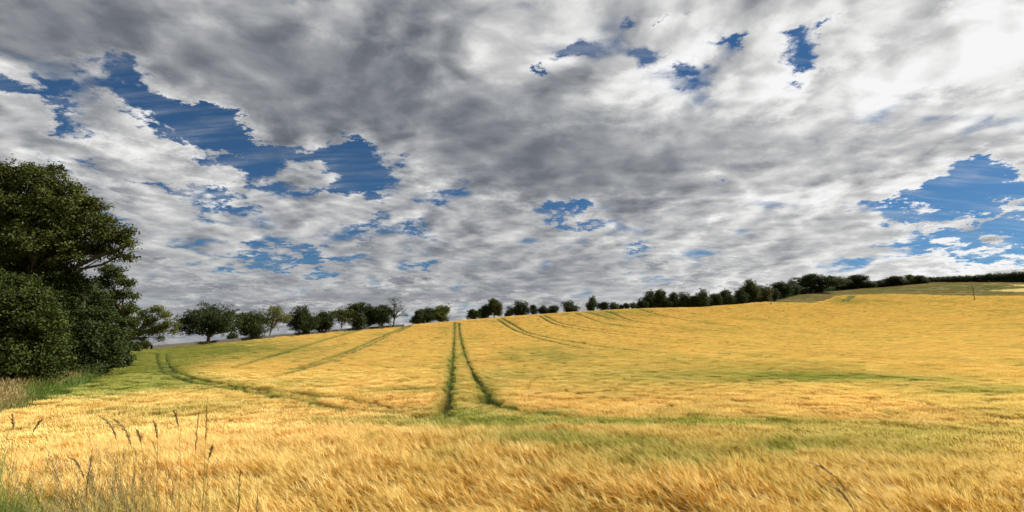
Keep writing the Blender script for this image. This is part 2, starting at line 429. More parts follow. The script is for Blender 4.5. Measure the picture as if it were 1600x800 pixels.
# ------------------------------------------------------------------ ground sheet
def build_ground():
    ang = np.concatenate([np.linspace(-AMAX, AMAX, 760), np.linspace(AMAX, 2*math.pi-AMAX, 90)[1:-1]])
    r = np.concatenate([[0.02, .4], np.exp(np.linspace(math.log(.8), math.log(9000), 560))])
    na, nr = len(ang), len(r)
    A, R = np.meshgrid(ang, r, indexing='ij')
    Aw = np.where(A > math.pi, A-2*math.pi, A)
    X, Y = np.sin(A)*R, np.cos(A)*R
    Z = ground(X.ravel(), Y.ravel()).reshape(X.shape)
    Z += 0.05*(fbm(X*.8, Y*.8, 3)-.5)*sstep(2, 8, R)
    v = np.stack([X, Y, Z], -1).reshape(-1, 3)
    i = np.arange(na)[:, None]; j = np.arange(nr-1)[None]
    i2 = (i+1) % na
    f = np.stack([i*nr+j, i2*nr+j, i2*nr+j+1, i*nr+j+1], -1).reshape(-1, 4)[:, ::-1]
    x, y = v[:, 0], v[:, 1]; rr = np.hypot(x, y); aw = np.arctan2(x, y)
    front = np.abs(aw) < AMAX-.02
    field = (in_field(x, y) & front).astype(float)
    gold = (second_field(x, y) & front).astype(float)
    # far side of the left boundary: a pale ripe field showing over the bank
    lf = (aw < math.atan((420-CX)/813)) & (aw > -AMAX) & (rr > crest_dist(x, y)+9) & ~(field > 0)
    gold = np.maximum(gold, lf*.55)
    rough = ((rr > 300) & (aw > math.atan((1150-CX)/813))).astype(float)*(1-field)*(1-gold)
    m, nt = material('soil_and_turf'); b = NB(nt)
    pos = b.n('ShaderNodeNewGeometry').outputs['Position']
    n1 = b.noise(pos, .35, 8, .6); n2 = b.noise(pos, 6.0, 6, .65); n3 = b.noise(pos, .035, 5, .6)
    soil = b.mix(b.rng(n1, .35, .65), (.15, .11, .045), (.10, .10, .03))
    soil = b.mix(b.math('MULTIPLY', n2, .5), soil, (.22, .17, .08))
    turf = b.mix(b.rng(n1, .4, .62), (.12, .125, .035), (.23, .18, .085))
    turf = b.mix(b.math('MULTIPLY', b.rng(n3, .42, .6), .6), turf, (.085, .11, .03))
    roughc = b.mix(b.rng(n3, .38, .62), (.13, .14, .025), (.24, .18, .055))
    roughc = b.mix(b.math('MULTIPLY', b.rng(n1, .45, .65), .5), roughc, (.09, .09, .03))
    goldc = b.mix(b.rng(n3, .35, .65), (.38, .27, .05), (.33, .25, .05))
    c = b.mix(b.attr('rough'), turf, roughc); c = b.mix(b.attr('gold'), c, goldc); c = b.mix(b.attr('field'), c, soil)
    p = b.n('ShaderNodeBsdfPrincipled'); b.put(p.inputs['Base Color'], c); p.inputs['Roughness'].default_value = .95
    p.inputs['Specular IOR Level'].default_value = .15
    bp = b.n('ShaderNodeBump'); bp.inputs['Strength'].default_value = .6; bp.inputs['Distance'].default_value = .12
    nt.links.new(n2, bp.inputs['Height']); nt.links.new(bp.outputs[0], p.inputs['Normal']); b.out(p.outputs[0])
    me = make_mesh('ground', v, f, {'field': field, 'gold': gold, 'rough': rough}, m, True)
    tag(link('ground', me), kind='structure')
build_ground()

# ------------------------------------------------------------------ clumps of stalks, scattered as one crop
def strips(path, half, side, t):
    """path (N,K,3), half (N,K), side (N,3), t (N,K) -> verts, quads, t"""
    N, K, _ = path.shape
    off = side[:, None, :]*half[:, :, None]
    v = np.stack([path-off, path+off], 2).reshape(-1, 3)
    base = (np.arange(N)*K*2)[:, None]; k = np.arange(K-1)[None]*2
    f = np.stack([base+k, base+k+1, base+k+3, base+k+2], -1).reshape(-1, 4)
    return v, f, np.repeat(t.reshape(-1), 2)
def merge(parts):
    V_, F_, T_, n = [], [], [], 0
    for v, f, t in parts:
        V_.append(v); F_.append(f+n); T_.append(t); n += len(v)
    return np.concatenate(V_), np.concatenate(F_), np.concatenate(T_)
def barley_clump(seed, size, N, w, awns, leaves, mat, fineness=3, low=0.0):
    r = np.random.default_rng(seed)
    g = int(math.ceil(math.sqrt(N))); ij = np.stack(np.meshgrid(np.arange(g), np.arange(g)), -1).reshape(-1, 2)[:N]
    xy = ((ij + r.random((N, 2)))/g - .5)*size*1.08
    H = CROP*(0.88 + .13*r.random(N)) - .10
    az = math.pi + .12 + r.normal(0, .38, N)                     # the wind combs the ears to the left
    lean = .10 + .10*r.random(N)
    tilt = np.radians(48 + 17*r.normal(0, 1, N)).clip(.25, 1.6)
    hd = np.stack([np.cos(az), np.sin(az), np.zeros(N)], -1)
    base = np.concatenate([xy, np.zeros((N, 1))], 1)
    up = np.array([0, 0, 1.])
    K = 4; s = np.linspace(low, 1, K)
    path = base[:, None] + up*(H[:, None]*s)[..., None] + hd[:, None]*(lean[:, None]*s**2)[..., None]
    ra = r.random(N)*math.pi; side = np.stack([np.cos(ra), np.sin(ra), 0*ra], -1)
    parts = [strips(path, np.full((N, K), w*.55), side, np.tile(s*.45, (N, 1)))]
    tip = path[:, -1]
    ed = hd*np.sin(tilt)[:, None] + up*np.cos(tilt)[:, None]
    el = .075 + .02*r.random(N)
    nrm = np.cross(ed, up); nrm /= np.linalg.norm(nrm, axis=1)[:, None]; nr2 = np.cross(ed, nrm)
    ks = np.array([0, .45, 1.0]); ep = tip[:, None] + ed[:, None]*(el[:, None]*ks)[..., None]
    hw = np.tile(np.array([.6, 1.0, .35])*w*(2.0 if fineness > 2 else 1.6), (N, 1)); tt = np.full((N, 3), .6) + r.normal(0, .05, (N, 1))
    parts.append(strips(ep, hw, nrm, tt))
    if fineness > 1: parts.append(strips(ep, hw, nr2, tt))
    for k in range(awns):
        st = tip + ed*(el*(.15+.8*k/max(1, awns)))[:, None]
        dr = ed + nrm*r.normal(0, .13, N)[:, None] + nr2*r.normal(0, .13, N)[:, None]
        sag = np.array([0, 0, -.02]) * r.random(N)[:, None]
        L = .12 + .05*r.random(N)
        ap = np.stack([st, st+dr*(L*.5)[:, None], st+dr*L[:, None]+sag], 1)
        aw_ = w*.42 if fineness > 2 else w*1.1
        parts.append(strips(ap, np.tile(np.array([1, .8, .2])*aw_, (N, 1)), nrm if k % 2 else nr2, np.tile(np.array([.8, .9, 1.0]), (N, 1)) + r.normal(0, .10, (N, 1))))
    n2 = int(N*leaves)
    if n2:
        ii = r.integers(0, N, n2); q = .45+.45*r.random(n2)
        st = base[ii] + up*(H[ii]*q)[:, None] + hd[ii]*(lean[ii]*q*q)[:, None]
        a2 = r.random(n2)*2*math.pi; h2 = np.stack([np.cos(a2), np.sin(a2), 0*a2], -1) + hd[ii]*.6
        L = .12 + .1*r.random(n2)
        lp = np.stack([st, st+h2*(L*.5)[:, None]+up*(L*.35)[:, None], st+h2*L[:, None]+up*(L*.05)[:, None]], 1)
        sd = np.cross(h2, up); sd /= np.linalg.norm(sd, axis=1)[:, None]
        parts.append(strips(lp, np.tile(np.array([.8, 1, .1])*w*1.8, (n2, 1)), sd, np.tile(np.array([.2, .3, .35]), (n2, 1))))
    v, f, t = merge(parts)
    return make_mesh('barley_clump', v, f, {'t': t}, mat)
def grass_clump(seed, size, N, hmin, hmax, w, mat, lean=.5, seedheads=0.0):
    r = np.random.default_rng(seed)
    xy = (r.random((N, 2))-.5)*size
    H = hmin + (hmax-hmin)*r.random(N)
    az = r.random(N)*2*math.pi; hd = np.stack([np.cos(az), np.sin(az), 0*az], -1)*(r.random(N)*lean)[:, None] + np.array([-.18, 0, 0])
    base = np.concatenate([xy, np.zeros((N, 1))], 1); up = np.array([0, 0, 1.])
    s = np.linspace(0, 1, 4)
    path = base[:, None] + up*(H[:, None]*(s-.25*s**3*0+0))[..., None] + hd[:, None]*(H[:, None]*s**2)[..., None]
    ra = r.random(N)*math.pi; side = np.stack([np.cos(ra), np.sin(ra), 0*ra], -1)
    parts = [strips(path, np.tile(np.array([1, .9, .6, .1])*w, (N, 1)), side, np.tile(s*.6, (N, 1)))]
    m = r.random(N) < seedheads
    if m.any():
        tp, pv = path[m][:, -1], path[m][:, -2]; d = tp-pv; d /= np.linalg.norm(d, axis=1)[:, None]; n = len(tp)
        if w > .004:
            hp = np.stack([tp-d*.05, tp+d*.05, tp+d*.14], 1)
            parts.append(strips(hp, np.tile(np.array([.6, 2.2, .3])*w*1.2, (n, 1)), side[m], np.full((n, 3), 1.0)))
        else:
            for k in range(14):                      # open panicle of small spikelets
                st = tp - d*(.17*k/14); q = r.normal(size=(n, 3))*.5; q[:, 2] = np.abs(q[:, 2])*.6
                e = st + (d*.9+q)*(.022+.012*r.random((n, 1)))
                parts.append(strips(np.stack([st, (st+e)/2, e], 1), np.tile(np.array([.25, .9, .2])*.0022, (n, 1)), side[m], np.full((n, 3), 1.0)))
    v, f, t = merge(parts); return make_mesh('grass_clump', v, f, {'t': t}, mat)

def barley_mat():
    m, nt = material('barley'); b = NB(nt)
    t = b.attr('t'); g = b.attr('green', 'INSTANCER'); tn = b.attr('tone', 'INSTANCER')
    pos = b.n('ShaderNodeNewGeometry').outputs['Position']
    n = b.noise(pos, 5.0, 4, .6)
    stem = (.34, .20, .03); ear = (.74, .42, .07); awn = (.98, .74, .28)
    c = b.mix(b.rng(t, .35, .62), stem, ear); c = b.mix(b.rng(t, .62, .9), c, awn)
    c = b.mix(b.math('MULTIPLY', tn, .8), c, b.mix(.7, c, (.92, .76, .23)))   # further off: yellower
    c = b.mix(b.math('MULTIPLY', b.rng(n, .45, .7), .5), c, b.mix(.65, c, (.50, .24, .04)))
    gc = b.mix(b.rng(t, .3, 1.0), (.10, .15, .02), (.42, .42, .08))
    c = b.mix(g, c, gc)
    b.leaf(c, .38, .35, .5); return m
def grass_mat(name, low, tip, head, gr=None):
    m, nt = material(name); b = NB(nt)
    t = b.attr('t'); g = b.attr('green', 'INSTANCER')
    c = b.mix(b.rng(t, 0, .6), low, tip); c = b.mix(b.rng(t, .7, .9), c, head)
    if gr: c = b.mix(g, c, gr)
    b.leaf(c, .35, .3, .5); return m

def scatter(name, label, cat, P, rot, scl, idx, green, tone, protos, kind='stuff'):
    n = len(P)
    me = bpy.data.meshes.new(name); me.vertices.add(n); me.vertices.foreach_set('co', P.astype(np.float32).ravel())
    for an, ty, v in (('rot', 'FLOAT_VECTOR', rot), ('scl', 'FLOAT_VECTOR', scl)):
        me.attributes.new(an, ty, 'POINT').data.foreach_set('vector', v.astype(np.float32).ravel())
    me.attributes.new('idx', 'INT', 'POINT').data.foreach_set('value', idx.astype(np.int32))
    for an, v in (('green', green), ('tone', tone)):
        me.attributes.new(an, 'FLOAT', 'POINT').data.foreach_set('value', v.astype(np.float32))
    o = link(name, me); tag(o, label, cat, kind=kind)
    cc = bpy.data.collections.new(name+'_clumps')
    for i, pm in enumerate(protos):
        cc.objects.link(bpy.data.objects.new('%s_clump_%02d' % (name, i), pm))
    ng = bpy.data.node_groups.new(name+'_scatter', 'GeometryNodeTree')
    ng.interface.new_socket('Geometry', in_out='INPUT', socket_type='NodeSocketGeometry')
    ng.interface.new_socket('Geometry', in_out='OUTPUT', socket_type='NodeSocketGeometry')
    N, L = ng.nodes, ng.links
    gi, go = N.new('NodeGroupInput'), N.new('NodeGroupOutput')
    ci = N.new('GeometryNodeCollectionInfo'); ci.inputs['Collection'].default_value = cc
    ci.inputs['Separate Children'].default_value = True; ci.inputs['Reset Children'].default_value = True
    ip = N.new('GeometryNodeInstanceOnPoints'); ip.inputs['Pick Instance'].default_value = True
    def na(nm, ty):
        q = N.new('GeometryNodeInputNamedAttribute'); q.data_type = ty; q.inputs['Name'].default_value = nm
        return [s for s in q.outputs if s.enabled and s.name == 'Attribute'][0]
    e2r = N.new('FunctionNodeEulerToRotation')
    L.new(gi.outputs[0], ip.inputs['Points']); L.new(ci.outputs[0], ip.inputs['Instance'])
    L.new(na('idx', 'INT'), ip.inputs['Instance Index']); L.new(na('rot', 'FLOAT_VECTOR'), e2r.inputs[0])
    L.new(e2r.outputs[0], ip.inputs['Rotation']); L.new(na('scl', 'FLOAT_VECTOR'), ip.inputs['Scale'])
    L.new(ip.outputs[0], go.inputs[0])
    md = o.modifiers.new('scatter', 'NODES'); md.node_group = ng
    return o

GREENS = [(590, 640, 80, 2.5, .5), (620, 634, 70, 2.0, .4), (855, 641, 60, 3.5, .9), (800, 634, 22, 5, .7), (175, 572, 110, 26, 1.1), (235, 562, 70, 22, .9), (190, 600, 150, 9, .9), (120, 610, 90, 10, 1.0), (330, 545, 90, 12, .7), (420, 548, 150, 16, .4),
          (270, 592, 80, 6, .5), (760, 655, 110, 9, .9), (930, 654, 280, 6, .75), (1235, 686, 75, 8, .9), (1130, 657, 230, 5, .6), (855, 678, 95, 9, .9), (1000, 682, 90, 8, .6),
          (1450, 667, 200, 9, .55), (1160, 583, 220, 12, .25), (1290, 588, 85, 5, .6), (1010, 590, 260, 24, .30), (1570, 606, 150, 7, .6), (640, 606, 60, 3.5, .7),
          (1060, 705, 110, 14, .5), (1460, 690, 200, 18, .4), (880, 555, 110, 12, .35), (710, 600, 16, 60, .45), (765, 620, 28, 26, .6), (590, 655, 90, 6, .3),
          (1240, 585, 140, 10, .3), (1440, 592, 120, 6, .5), (720, 640, 40, 14, .7), (960, 488, 60, 5, .4), (1330, 470, 40, 4, .4), (250, 640, 120, 14, .2), (230, 557, 30, 8, .8)]
def greenness(P):
    px, py = project(P[:, 0], P[:, 1], P[:, 2]+CROP)
    x, y = P[:, 0], P[:, 1]
    g = np.zeros(len(P))
    wv = (fbm(x*.5, y*.5, 11, 3)-.5)
    for (cx, cy, hw, hh, w) in GREENS:
        g += w*np.exp(-(((px-cx)/hw)**2+((py-cy)/hh)**2))
    g = g*(0.45+1.1*fbm(x*.9, y*.9, 5, 3)) + .9*np.clip(fbm(x*.12, y*.12, 9, 4)-.52, 0, 1) + 1.3*np.clip(fbm(x*1.1, y*1.1, 19, 3)-.60, 0, 1)
    return np.clip(g, 0, 1)

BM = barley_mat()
def grid(cell, r0, r1, amax=.93, seed=0):
    r = np.random.default_rng(seed)
    xs = np.arange(-r1, r1, cell); ys = np.arange(.5, r1, cell)
    X, Y = np.meshgrid(xs, ys); X, Y = X.ravel(), Y.ravel()
    X = X + (r.random(len(X))-.5)*cell*.7; Y = Y + (r.random(len(Y))-.5)*cell*.7
    R = np.hypot(X, Y); a = np.arctan2(X, Y)
    jit = r.normal(0, .04, len(R))*R
    m = (R+jit > r0) & (R+jit < r1) & (np.abs(a) < amax)
    return X[m], Y[m]
def lodge(x, y):
    """slow waves of lean and height over the crop"""
    h = .90 + .20*fbm(x*.35, y*.7, 21, 3) + .06*(fbm(x*1.6, y*1.6, 22, 2)-.5)
    tilt = -.20*(fbm(x*.4+9, y*.8, 23, 3)-.45)*2
    return h, tilt
def place_crop(name, label, cell, r0, r1, protos, fine, seed):
    r = np.random.default_rng(seed)
    X, Y = grid(cell, r0, r1, seed=seed)
    m = in_field(X, Y); X, Y = X[m], Y[m]
    near = np.hypot(X, Y) > 2.6; X, Y = X[near], Y[near]
    vx, vy = project(X, Y, ground(X, Y)+CROP); near = ~((np.hypot(X, Y) < 5.2+.8*(fbm(X*2, Y*2, 71)-.5)) & (vx < 95)); X, Y = X[near], Y[near]
    P = np.stack([X, Y, ground(X, Y)], 1)
    d, w, s = track_dist(P)
    keep = np.ones(len(P), bool)
    gap = d < (w/2 + cell*.5) * np.where(s > .95, 1, .9)
    wide = (d < w/2 + cell*.75) & (s > .35)
    P2 = P[wide & (cell > .5)] if fine is not None else np.zeros((0, 3))
    P = P[~(wide & (cell > .5))] if fine is not None else P
    d, w, s = track_dist(P)
    drop = (d < w/2 + (.08 if fine is None else 0)) & (r.random(len(P)) < s)
    P = P[~drop]; d = d[~drop]; w = w[~drop]; s = s[~drop]
    sets = [(P, d, w, s, protos, cell)]
    if fine is not None and len(P2):
        # refill beside the wheel marks with small clumps, leaving the marks open
        c2 = .38 if cell < 1.3 else .6
        k = int(round(cell/c2)); o = (np.arange(k)+.5)/k-.5
        Q = (P2[:, None, :2] + np.stack(np.meshgrid(o, o), -1).reshape(1, -1, 2)*cell).reshape(-1, 2)
        Q = Q + (r.random(Q.shape)-.5)*c2*.6
        Q = np.column_stack([Q, ground(Q[:, 0], Q[:, 1])]); Q = Q[in_field(Q[:, 0], Q[:, 1])]
        d2, w2, s2 = track_dist(Q)
        dr = (d2 < w2/2 + c2*.22) & (r.random(len(Q)) < s2*1.02)
        Q, d2, w2, s2 = Q[~dr], d2[~dr], w2[~dr], s2[~dr]
        sets.append((Q, d2, w2, s2, fine, c2))
    AP, AR, AS, AI, AG, AT = [], [], [], [], [], []
    allp = list(protos) + (list(fine) if fine is not None else [])
    for si, (Q, dd, ww, ss_, pr, c) in enumerate(sets):
        n = len(Q); x, y = Q[:, 0], Q[:, 1]
        h, tilt = lodge(x, y); g = greenness(Q)
        RR = np.hypot(x, y); edge = np.exp(-(np.clip(dd-ww/2, 0, 9)/(.14+.0022*RR))**2)*(ss_**1.5)
        g = np.clip(g + edge*.8, 0, 1)
        h = h*(1-.22*edge*sstep(60, 150, RR) - .10*edge)*(1-.06*g)
        # drill rows, running the way of the main wheel tracks
        row = fbm(x*.55, y*.012, 31, 3); g = np.clip(g + sstep(50, 90, RR)*(.55*np.clip(row-.5, -.2, 1) + r.normal(0, .05, n)), 0, 1)
        tone = np.clip(sstep(14, 60, np.hypot(x, y))*.9 + 1.0*(row-.5) + r.normal(0, .10, n) + .5*(fbm(x*.05, y*.09, 33, 3)-.5), 0, 1)
        AP.append(Q); AR.append(np.stack([r.normal(0, .06, n), tilt + r.normal(0, .05, n), r.normal(.0, .28, n)], 1))
        AS.append(np.stack([np.ones(n), np.ones(n), h*(1+r.normal(0, .05, n))], 1))
        AI.append(r.integers(0, len(pr), n) + (0 if si == 0 else len(protos))); AG.append(g); AT.append(tone)
    cat = lambda a: np.concatenate(a)
    P = cat(AP); print(name, len(P))
    return scatter(name, label, 'barley crop', P, cat(AR), cat(AS), cat(AI), cat(AG), cat(AT), allp)
protoA = [barley_clump(100+i, .40, 44, .0037, 6, .9, BM, 3) for i in range(8)]
protoB = [barley_clump(200+i, .98, 230, .0062, 2, .5, BM, 2, .35) for i in range(6)]
protoBf = [barley_clump(300+i, .42, 42, .0062, 2, .5, BM, 2, .2) for i in range(4)]
protoC = [barley_clump(400+i, 2.1, 380, .016, 1, .25, BM, 1, .5) for i in range(5)]
protoCf = [barley_clump(500+i, .66, 42, .014, 1, .25, BM, 1, .4) for i in range(4)]
place_crop('near_barley', 'ripe golden barley with long awns combed over by the wind, filling the foreground', .36, 1.5, 17, protoA, None, 1)
place_crop('middle_barley', 'golden barley around the lower ends of the two wheel tracks', .9, 16, 62, protoB, protoBf, 2)
place_crop('far_barley', 'even yellow barley climbing the slope to the tree-lined crest', 1.9, 60, 440, protoC, protoCf, 3)

# low green growth inside the wheel marks
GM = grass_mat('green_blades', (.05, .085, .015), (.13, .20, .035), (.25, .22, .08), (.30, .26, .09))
def track_weeds():
    r = np.random.default_rng(5); T = np.array([(t[0], t[1], t[3]) for t in tpts])
    R = np.hypot(T[:, 0], T[:, 1]); T = T[(R < 150) & (T[:, 2] > .35)]
    T[:, :2] += r.normal(0, .16, (len(T), 2))
    n = len(T); P = np.column_stack([T[:, :2], ground(T[:, 0], T[:, 1])])
    pr = [grass_clump(600+i, .4, 40, .08, .34, .006, GM, .6) for i in range(4)]
    scatter('track_weeds', 'short dark green growth in the bottom of the wheel tracks', 'weeds', P,
            np.stack([0*P[:, 0], 0*P[:, 0], r.random(n)*6.28], 1), np.stack([np.ones(n)]*2 + [.5+.8*r.random(n)], 1), r.integers(0, 4, n), r.random(n)*.2, r.random(n), pr)
track_weeds()

# verge of tall dry grass between barley and the near trees; tussocks on the rough hill; weeds at the camera's feet
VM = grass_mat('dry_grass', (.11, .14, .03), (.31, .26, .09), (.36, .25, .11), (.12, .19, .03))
def verge():
    r = np.random.default_rng(6)
    P = []
    X, Y = grid(.55, 6, 62, 1.04, 61); m = left_of_edge(X, Y) & (X > -75); X, Y = X[m], Y[m]
    ap = np.arctan2(X, Y); R = np.hypot(X, Y); gap = (np.interp(R, LE, AE)-ap)*R
    k = gap < 9; X, Y, gap = X[k], Y[k], gap[k]; n = len(X)
    P = np.stack([X, Y, ground(X, Y)], 1)
    pr = [grass_clump(700+i, .7, 90, .5, 1.25, .007, VM, .35, .45) for i in range(5)]
    g = np.clip(.95 - gap/1.6 + .9*(fbm(X*.5, Y*.5, 41)-.5) + sstep(38, 46, np.hypot(X, Y)), 0, 1)
    sc = .55 + .5*sstep(.3, 2.0, gap)
    scatter('verge_grass', 'tall brownish seeding grass between the barley and the dark trees at the left', 'grass', P,
            np.stack([0*X, 0*X, r.random(n)*6.28], 1), np.stack([np.ones(n)]*2 + [sc*(.8+.4*r.random(n))], 1), r.integers(0, 5, n), g, g, pr)
verge()
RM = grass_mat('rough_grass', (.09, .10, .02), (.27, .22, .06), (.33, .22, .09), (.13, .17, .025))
def rough():
    r = np.random.default_rng(8)
    X, Y = grid(3.0, 325, 640, .9, 81); a = np.arctan2(X, Y)
    R = np.hypot(X, Y); D = crest_dist(X, Y); D3 = np.interp(a, A_, COLS[5])
    m = (a > math.atan((1195-CX)/813)) & (R > D+2) & (R < D3+12) & ~second_field(X, Y) & (r.random(len(X)) < .85)
    X, Y = X[m], Y[m]; n = len(X); P = np.stack([X, Y, ground(X, Y)], 1)
    pr = [grass_clump(800+i, 4.2, 260, .15, .55, .03, RM, .5, .3) for i in range(4)]
    g = np.clip(2.4*(fbm(X*.03, Y*.03, 51, 4)-.42), 0, 1)
    scatter('rough_pasture', 'dull olive and brown rough grass on the knoll behind the barley', 'rough grass', P,
            np.stack([0*X, 0*X, r.random(n)*6.28], 1), np.stack([np.ones(n)]*2 + [.4+1.0*r.random(n)*sstep(.35, .6, fbm(X*.08, Y*.08, 52))], 1), r.integers(0, 4, n), g, g, pr)
    # bank below the boundary wall on the left
    X, Y = grid(1.2, 110, 230, .95, 82); a = np.arctan2(X, Y); R = np.hypot(X, Y); D = crest_dist(X, Y)
    m = (a < math.atan((640-CX)/813)) & (a > -.72) & (R > D-6.0) & (R < D+3); X, Y = X[m], Y[m]; n = len(X)
    P = np.stack([X, Y, ground(X, Y)], 1)
    pr = [grass_clump(820+i, 1.6, 160, .2, .75, .018, VM, .5, .3) for i in range(4)]
    g = np.clip(.3+1.5*(fbm(X*.2, Y*.2, 53)-.5), 0, 1)
    scatter('bank_grass', 'tan grass on the bank along the foot of the boundary wall', 'grass', P,
            np.stack([0*X, 0*X, r.random(n)*6.28], 1), np.stack([np.ones(n)]*2 + [.4+.45*r.random(n)], 1), r.integers(0, 4, n), g, g, pr)
rough()

# ------------------------------------------------------------------ trees
def tube(path, rad, k=6):
    path = np.asarray(path, float); n = len(path); rad = np.asarray(rad, float)
    T = np.gradient(path, axis=0); T /= np.linalg.norm(T, axis=1)[:, None]+1e-9
    ref = np.array([.3, .9, .1]) if abs(T[0][2]) > .7 else np.array([0, 0, 1.])
    U = np.cross(T, ref); U /= np.linalg.norm(U, axis=1)[:, None]+1e-9; W = np.cross(T, U)
    a = np.arange(k)/k*2*math.pi
    v = path[:, None] + (U[:, None]*np.cos(a)[None, :, None] + W[:, None]*np.sin(a)[None, :, None])*rad[:, None, None]
    v = v.reshape(-1, 3); i = np.arange(n-1)[:, None]*k; j = np.arange(k)[None]; j2 = (j+1) % k
    f = np.stack([i+j, i+j2, i+k+j2, i+k+j], -1).reshape(-1, 4)
    return v, f, np.zeros(len(v))
def wobble(p, q, n, amp, r, sag=0.0):
    t = np.linspace(0, 1, n)[:, None]; L = np.linalg.norm(q-p)
    path = p*(1-t)+q*t; path[1:-1] += r.normal(0, amp*L, (n-2, 3))*.7
    path[:, 2] += (np.sin(t[:, 0]*math.pi)*sag*L); return path
def tree_parts(seed, lobes, trunk, leaf, nclump, kleaf, spread, hollow=.55, twigs=.35, low=-.55, trunk_top=None):
    """lobes: (x,y,z,rx,ry,rz) metres from the foot; trunk: radius at the foot"""
    r = np.random.default_rng(seed)
    lob = np.array(lobes, float); area = (lob[:, 3]*lob[:, 5] + lob[:, 4]*lob[:, 5] + lob[:, 3]*lob[:, 4])
    cnt = np.maximum(4, (nclump*area/area.sum()).astype(int))
    zc = lob[:, 2]; zlow = (zc-lob[:, 5]).min()
    cx, cy = (lob[:, 0]*area).sum()/area.sum(), (lob[:, 1]*area).sum()/area.sum()
    if trunk_top is None: trunk_top = (cx*.35, cy*.35, max(zlow+.3*(zc.max()-zlow), .25*zc.max()))
    tt = np.array(trunk_top, float)
    tp = wobble(np.zeros(3)-np.array([0, 0, .3]), tt, 6, .02, r)
    fl = np.array([1.45, 1.05, .92, .86, .80, .72])*trunk
    W = [tube(tp, fl, 9)]
    C, K = [], []
    for L, n in zip(lob, cnt):
        d = r.normal(size=(n*3, 3)); d /= np.linalg.norm(d, axis=1)[:, None]
        d = d[d[:, 2] > low + .5*(r.random(len(d))-.5)][:n]
        rad = (hollow + (1-hollow)*r.random(len(d))**.6)[:, None]*(1+.15*r.normal(size=(len(d), 1)))
        cc = L[:3] + d*rad*L[3:]
        C.append(cc); K.append(d)
        # limb to the lobe, then twigs to some of its leaf clumps
        lc = L[:3] - np.array([0, 0, .25*L[5]])
        s0 = tp[r.integers(3, 6)]
        limb = wobble(s0, lc, 6, .035, r, .06)
        lr = trunk*(.42+.1*r.random())
        W.append(tube(limb, np.linspace(lr, lr*.35, 6), 6))
        m = r.random(len(cc)) < twigs
        for c in cc[m]:
            s = limb[r.integers(2, 6)]
            W.append(tube(wobble(s, c, 4, .06, r, .05), np.linspace(lr*.32, max(lr*.05, .008), 4), 4))
    C = np.concatenate(C); D = np.concatenate(K)
    n = len(C)*kleaf
    P = np.repeat(C, kleaf, 0) + r.normal(size=(n, 3))*spread*np.array([1, 1, .7])
    nd = np.repeat(D, kleaf, 0)*.6 + r.normal(size=(n, 3))*.75 + np.array([0, 0, .45]); nd /= np.linalg.norm(nd, axis=1)[:, None]
    q = r.normal(size=(n, 3)); u = np.cross(nd, q); u /= np.linalg.norm(u, axis=1)[:, None]; w = np.cross(nd, u)
    s = leaf*(.6+.8*r.random(n))[:, None]
    V_ = np.stack([P-u*s, P-w*s*.55+nd*s*.12, P+u*s, P+w*s*.55+nd*s*.12], 1).reshape(-1, 3)
    F_ = np.arange(n*4).reshape(-1, 4)
    tone = np.repeat(np.clip(np.repeat(r.random(len(C)), kleaf)*.6 + r.random(n)*.4, 0, 1), 4)
    v, f, t = merge(W)
    return (v, f), (V_, F_, tone)
def add_tree(name, loc, parts, leafmat, bark, label, cat='tree', group=None, rz=0):
    (v, f), (V_, F_, tone) = parts
    root = empty(name, loc, rz); tag(root, label, cat, group)
    link('trunk', make_mesh('trunk', v, f, None, bark, True), root)
    link('crown', make_mesh('crown', V_, F_, {'tone': tone}, leafmat), root)
    return root
def copy_tree(root, loc, scale, label, group, rz=0):
    c = root.copy(); COL.objects.link(c); c.location = loc; c.scale = scale; c.rotation_euler = (0, 0, rz)
    c['label'] = label
    if group: c['group'] = group
    for ch in list(root.children):
        k = ch.copy(); COL.objects.link(k); k.parent = c
    return c

def px_lobes(px0, Y0, lst):
    """lobes given as photo column, row, half width, half height, depth offset -> metres from the foot at column px0, depth Y0"""
    X0, _, Z0 = at(px0, Y0); out = []
    for (px, py, hw, hh, dy) in lst:
        Y = Y0+dy; Z = row_z(py, Y); q = (Y*CP+Z*SP)/F
        out.append(((px-CX)*q - X0, dy, Z-Z0, hw*q, (hw+hh)*.5*q, hh*q))
    return (X0, Y0, Z0), out
# the mass of big trees at the left
loc, lb = px_lobes(30, 50, [(-20, 330, 70, 60, 0), (40, 325, 60, 52, 0), (90, 335, 48, 42, -1), (62, 280, 34, 20, 0), (10, 276, 44, 24, 1), (108, 300, 26, 18, 0), (132, 333, 32, 20, 1), (135, 362, 36, 20, -1),
                            (165, 352, 24, 14, 0), (178, 372, 24, 17, 1), (203, 382, 13, 7, 0), (188, 398, 22, 7, 0), (150, 390, 24, 14, 1), (60, 385, 66, 40, -2), (110, 390, 40, 20, 1), (0, 400, 80, 60, 0), (-80, 350, 80, 80, 0),
                            (200, 362, 9, 6, 0), (85, 268, 16, 8, 1), (-10, 262, 16, 8, -1), (145, 318, 14, 8, 0)])
add_tree('oak_tree', loc, tree_parts(11, lb, .55, .135, 1500, 62, .34, .30, .16, -.75), LEAF['mid'], BARK,
         'tallest tree at the left edge, crown reaching a limb out right over the sky')
loc, lb = px_lobes(5, 37, [(20, 500, 58, 54, 0), (-40, 480, 70, 60, 0), (52, 535, 38, 46, 0), (10, 560, 60, 45, -1), (-30, 560, 60, 50, 0), (25, 450, 36, 22, 1), (58, 470, 22, 18, 0), (75, 570, 25, 25, 0), (72, 500, 20, 16, -1), (-5, 436, 24, 12, 0)])
add_tree('leafy_tree', loc, tree_parts(12, lb, .30, .10, 1300, 64, .27, .40, .12, -1.0), LEAF['mid'], BARK,
         'bushy lighter green tree at the far left in front of the tallest tree')
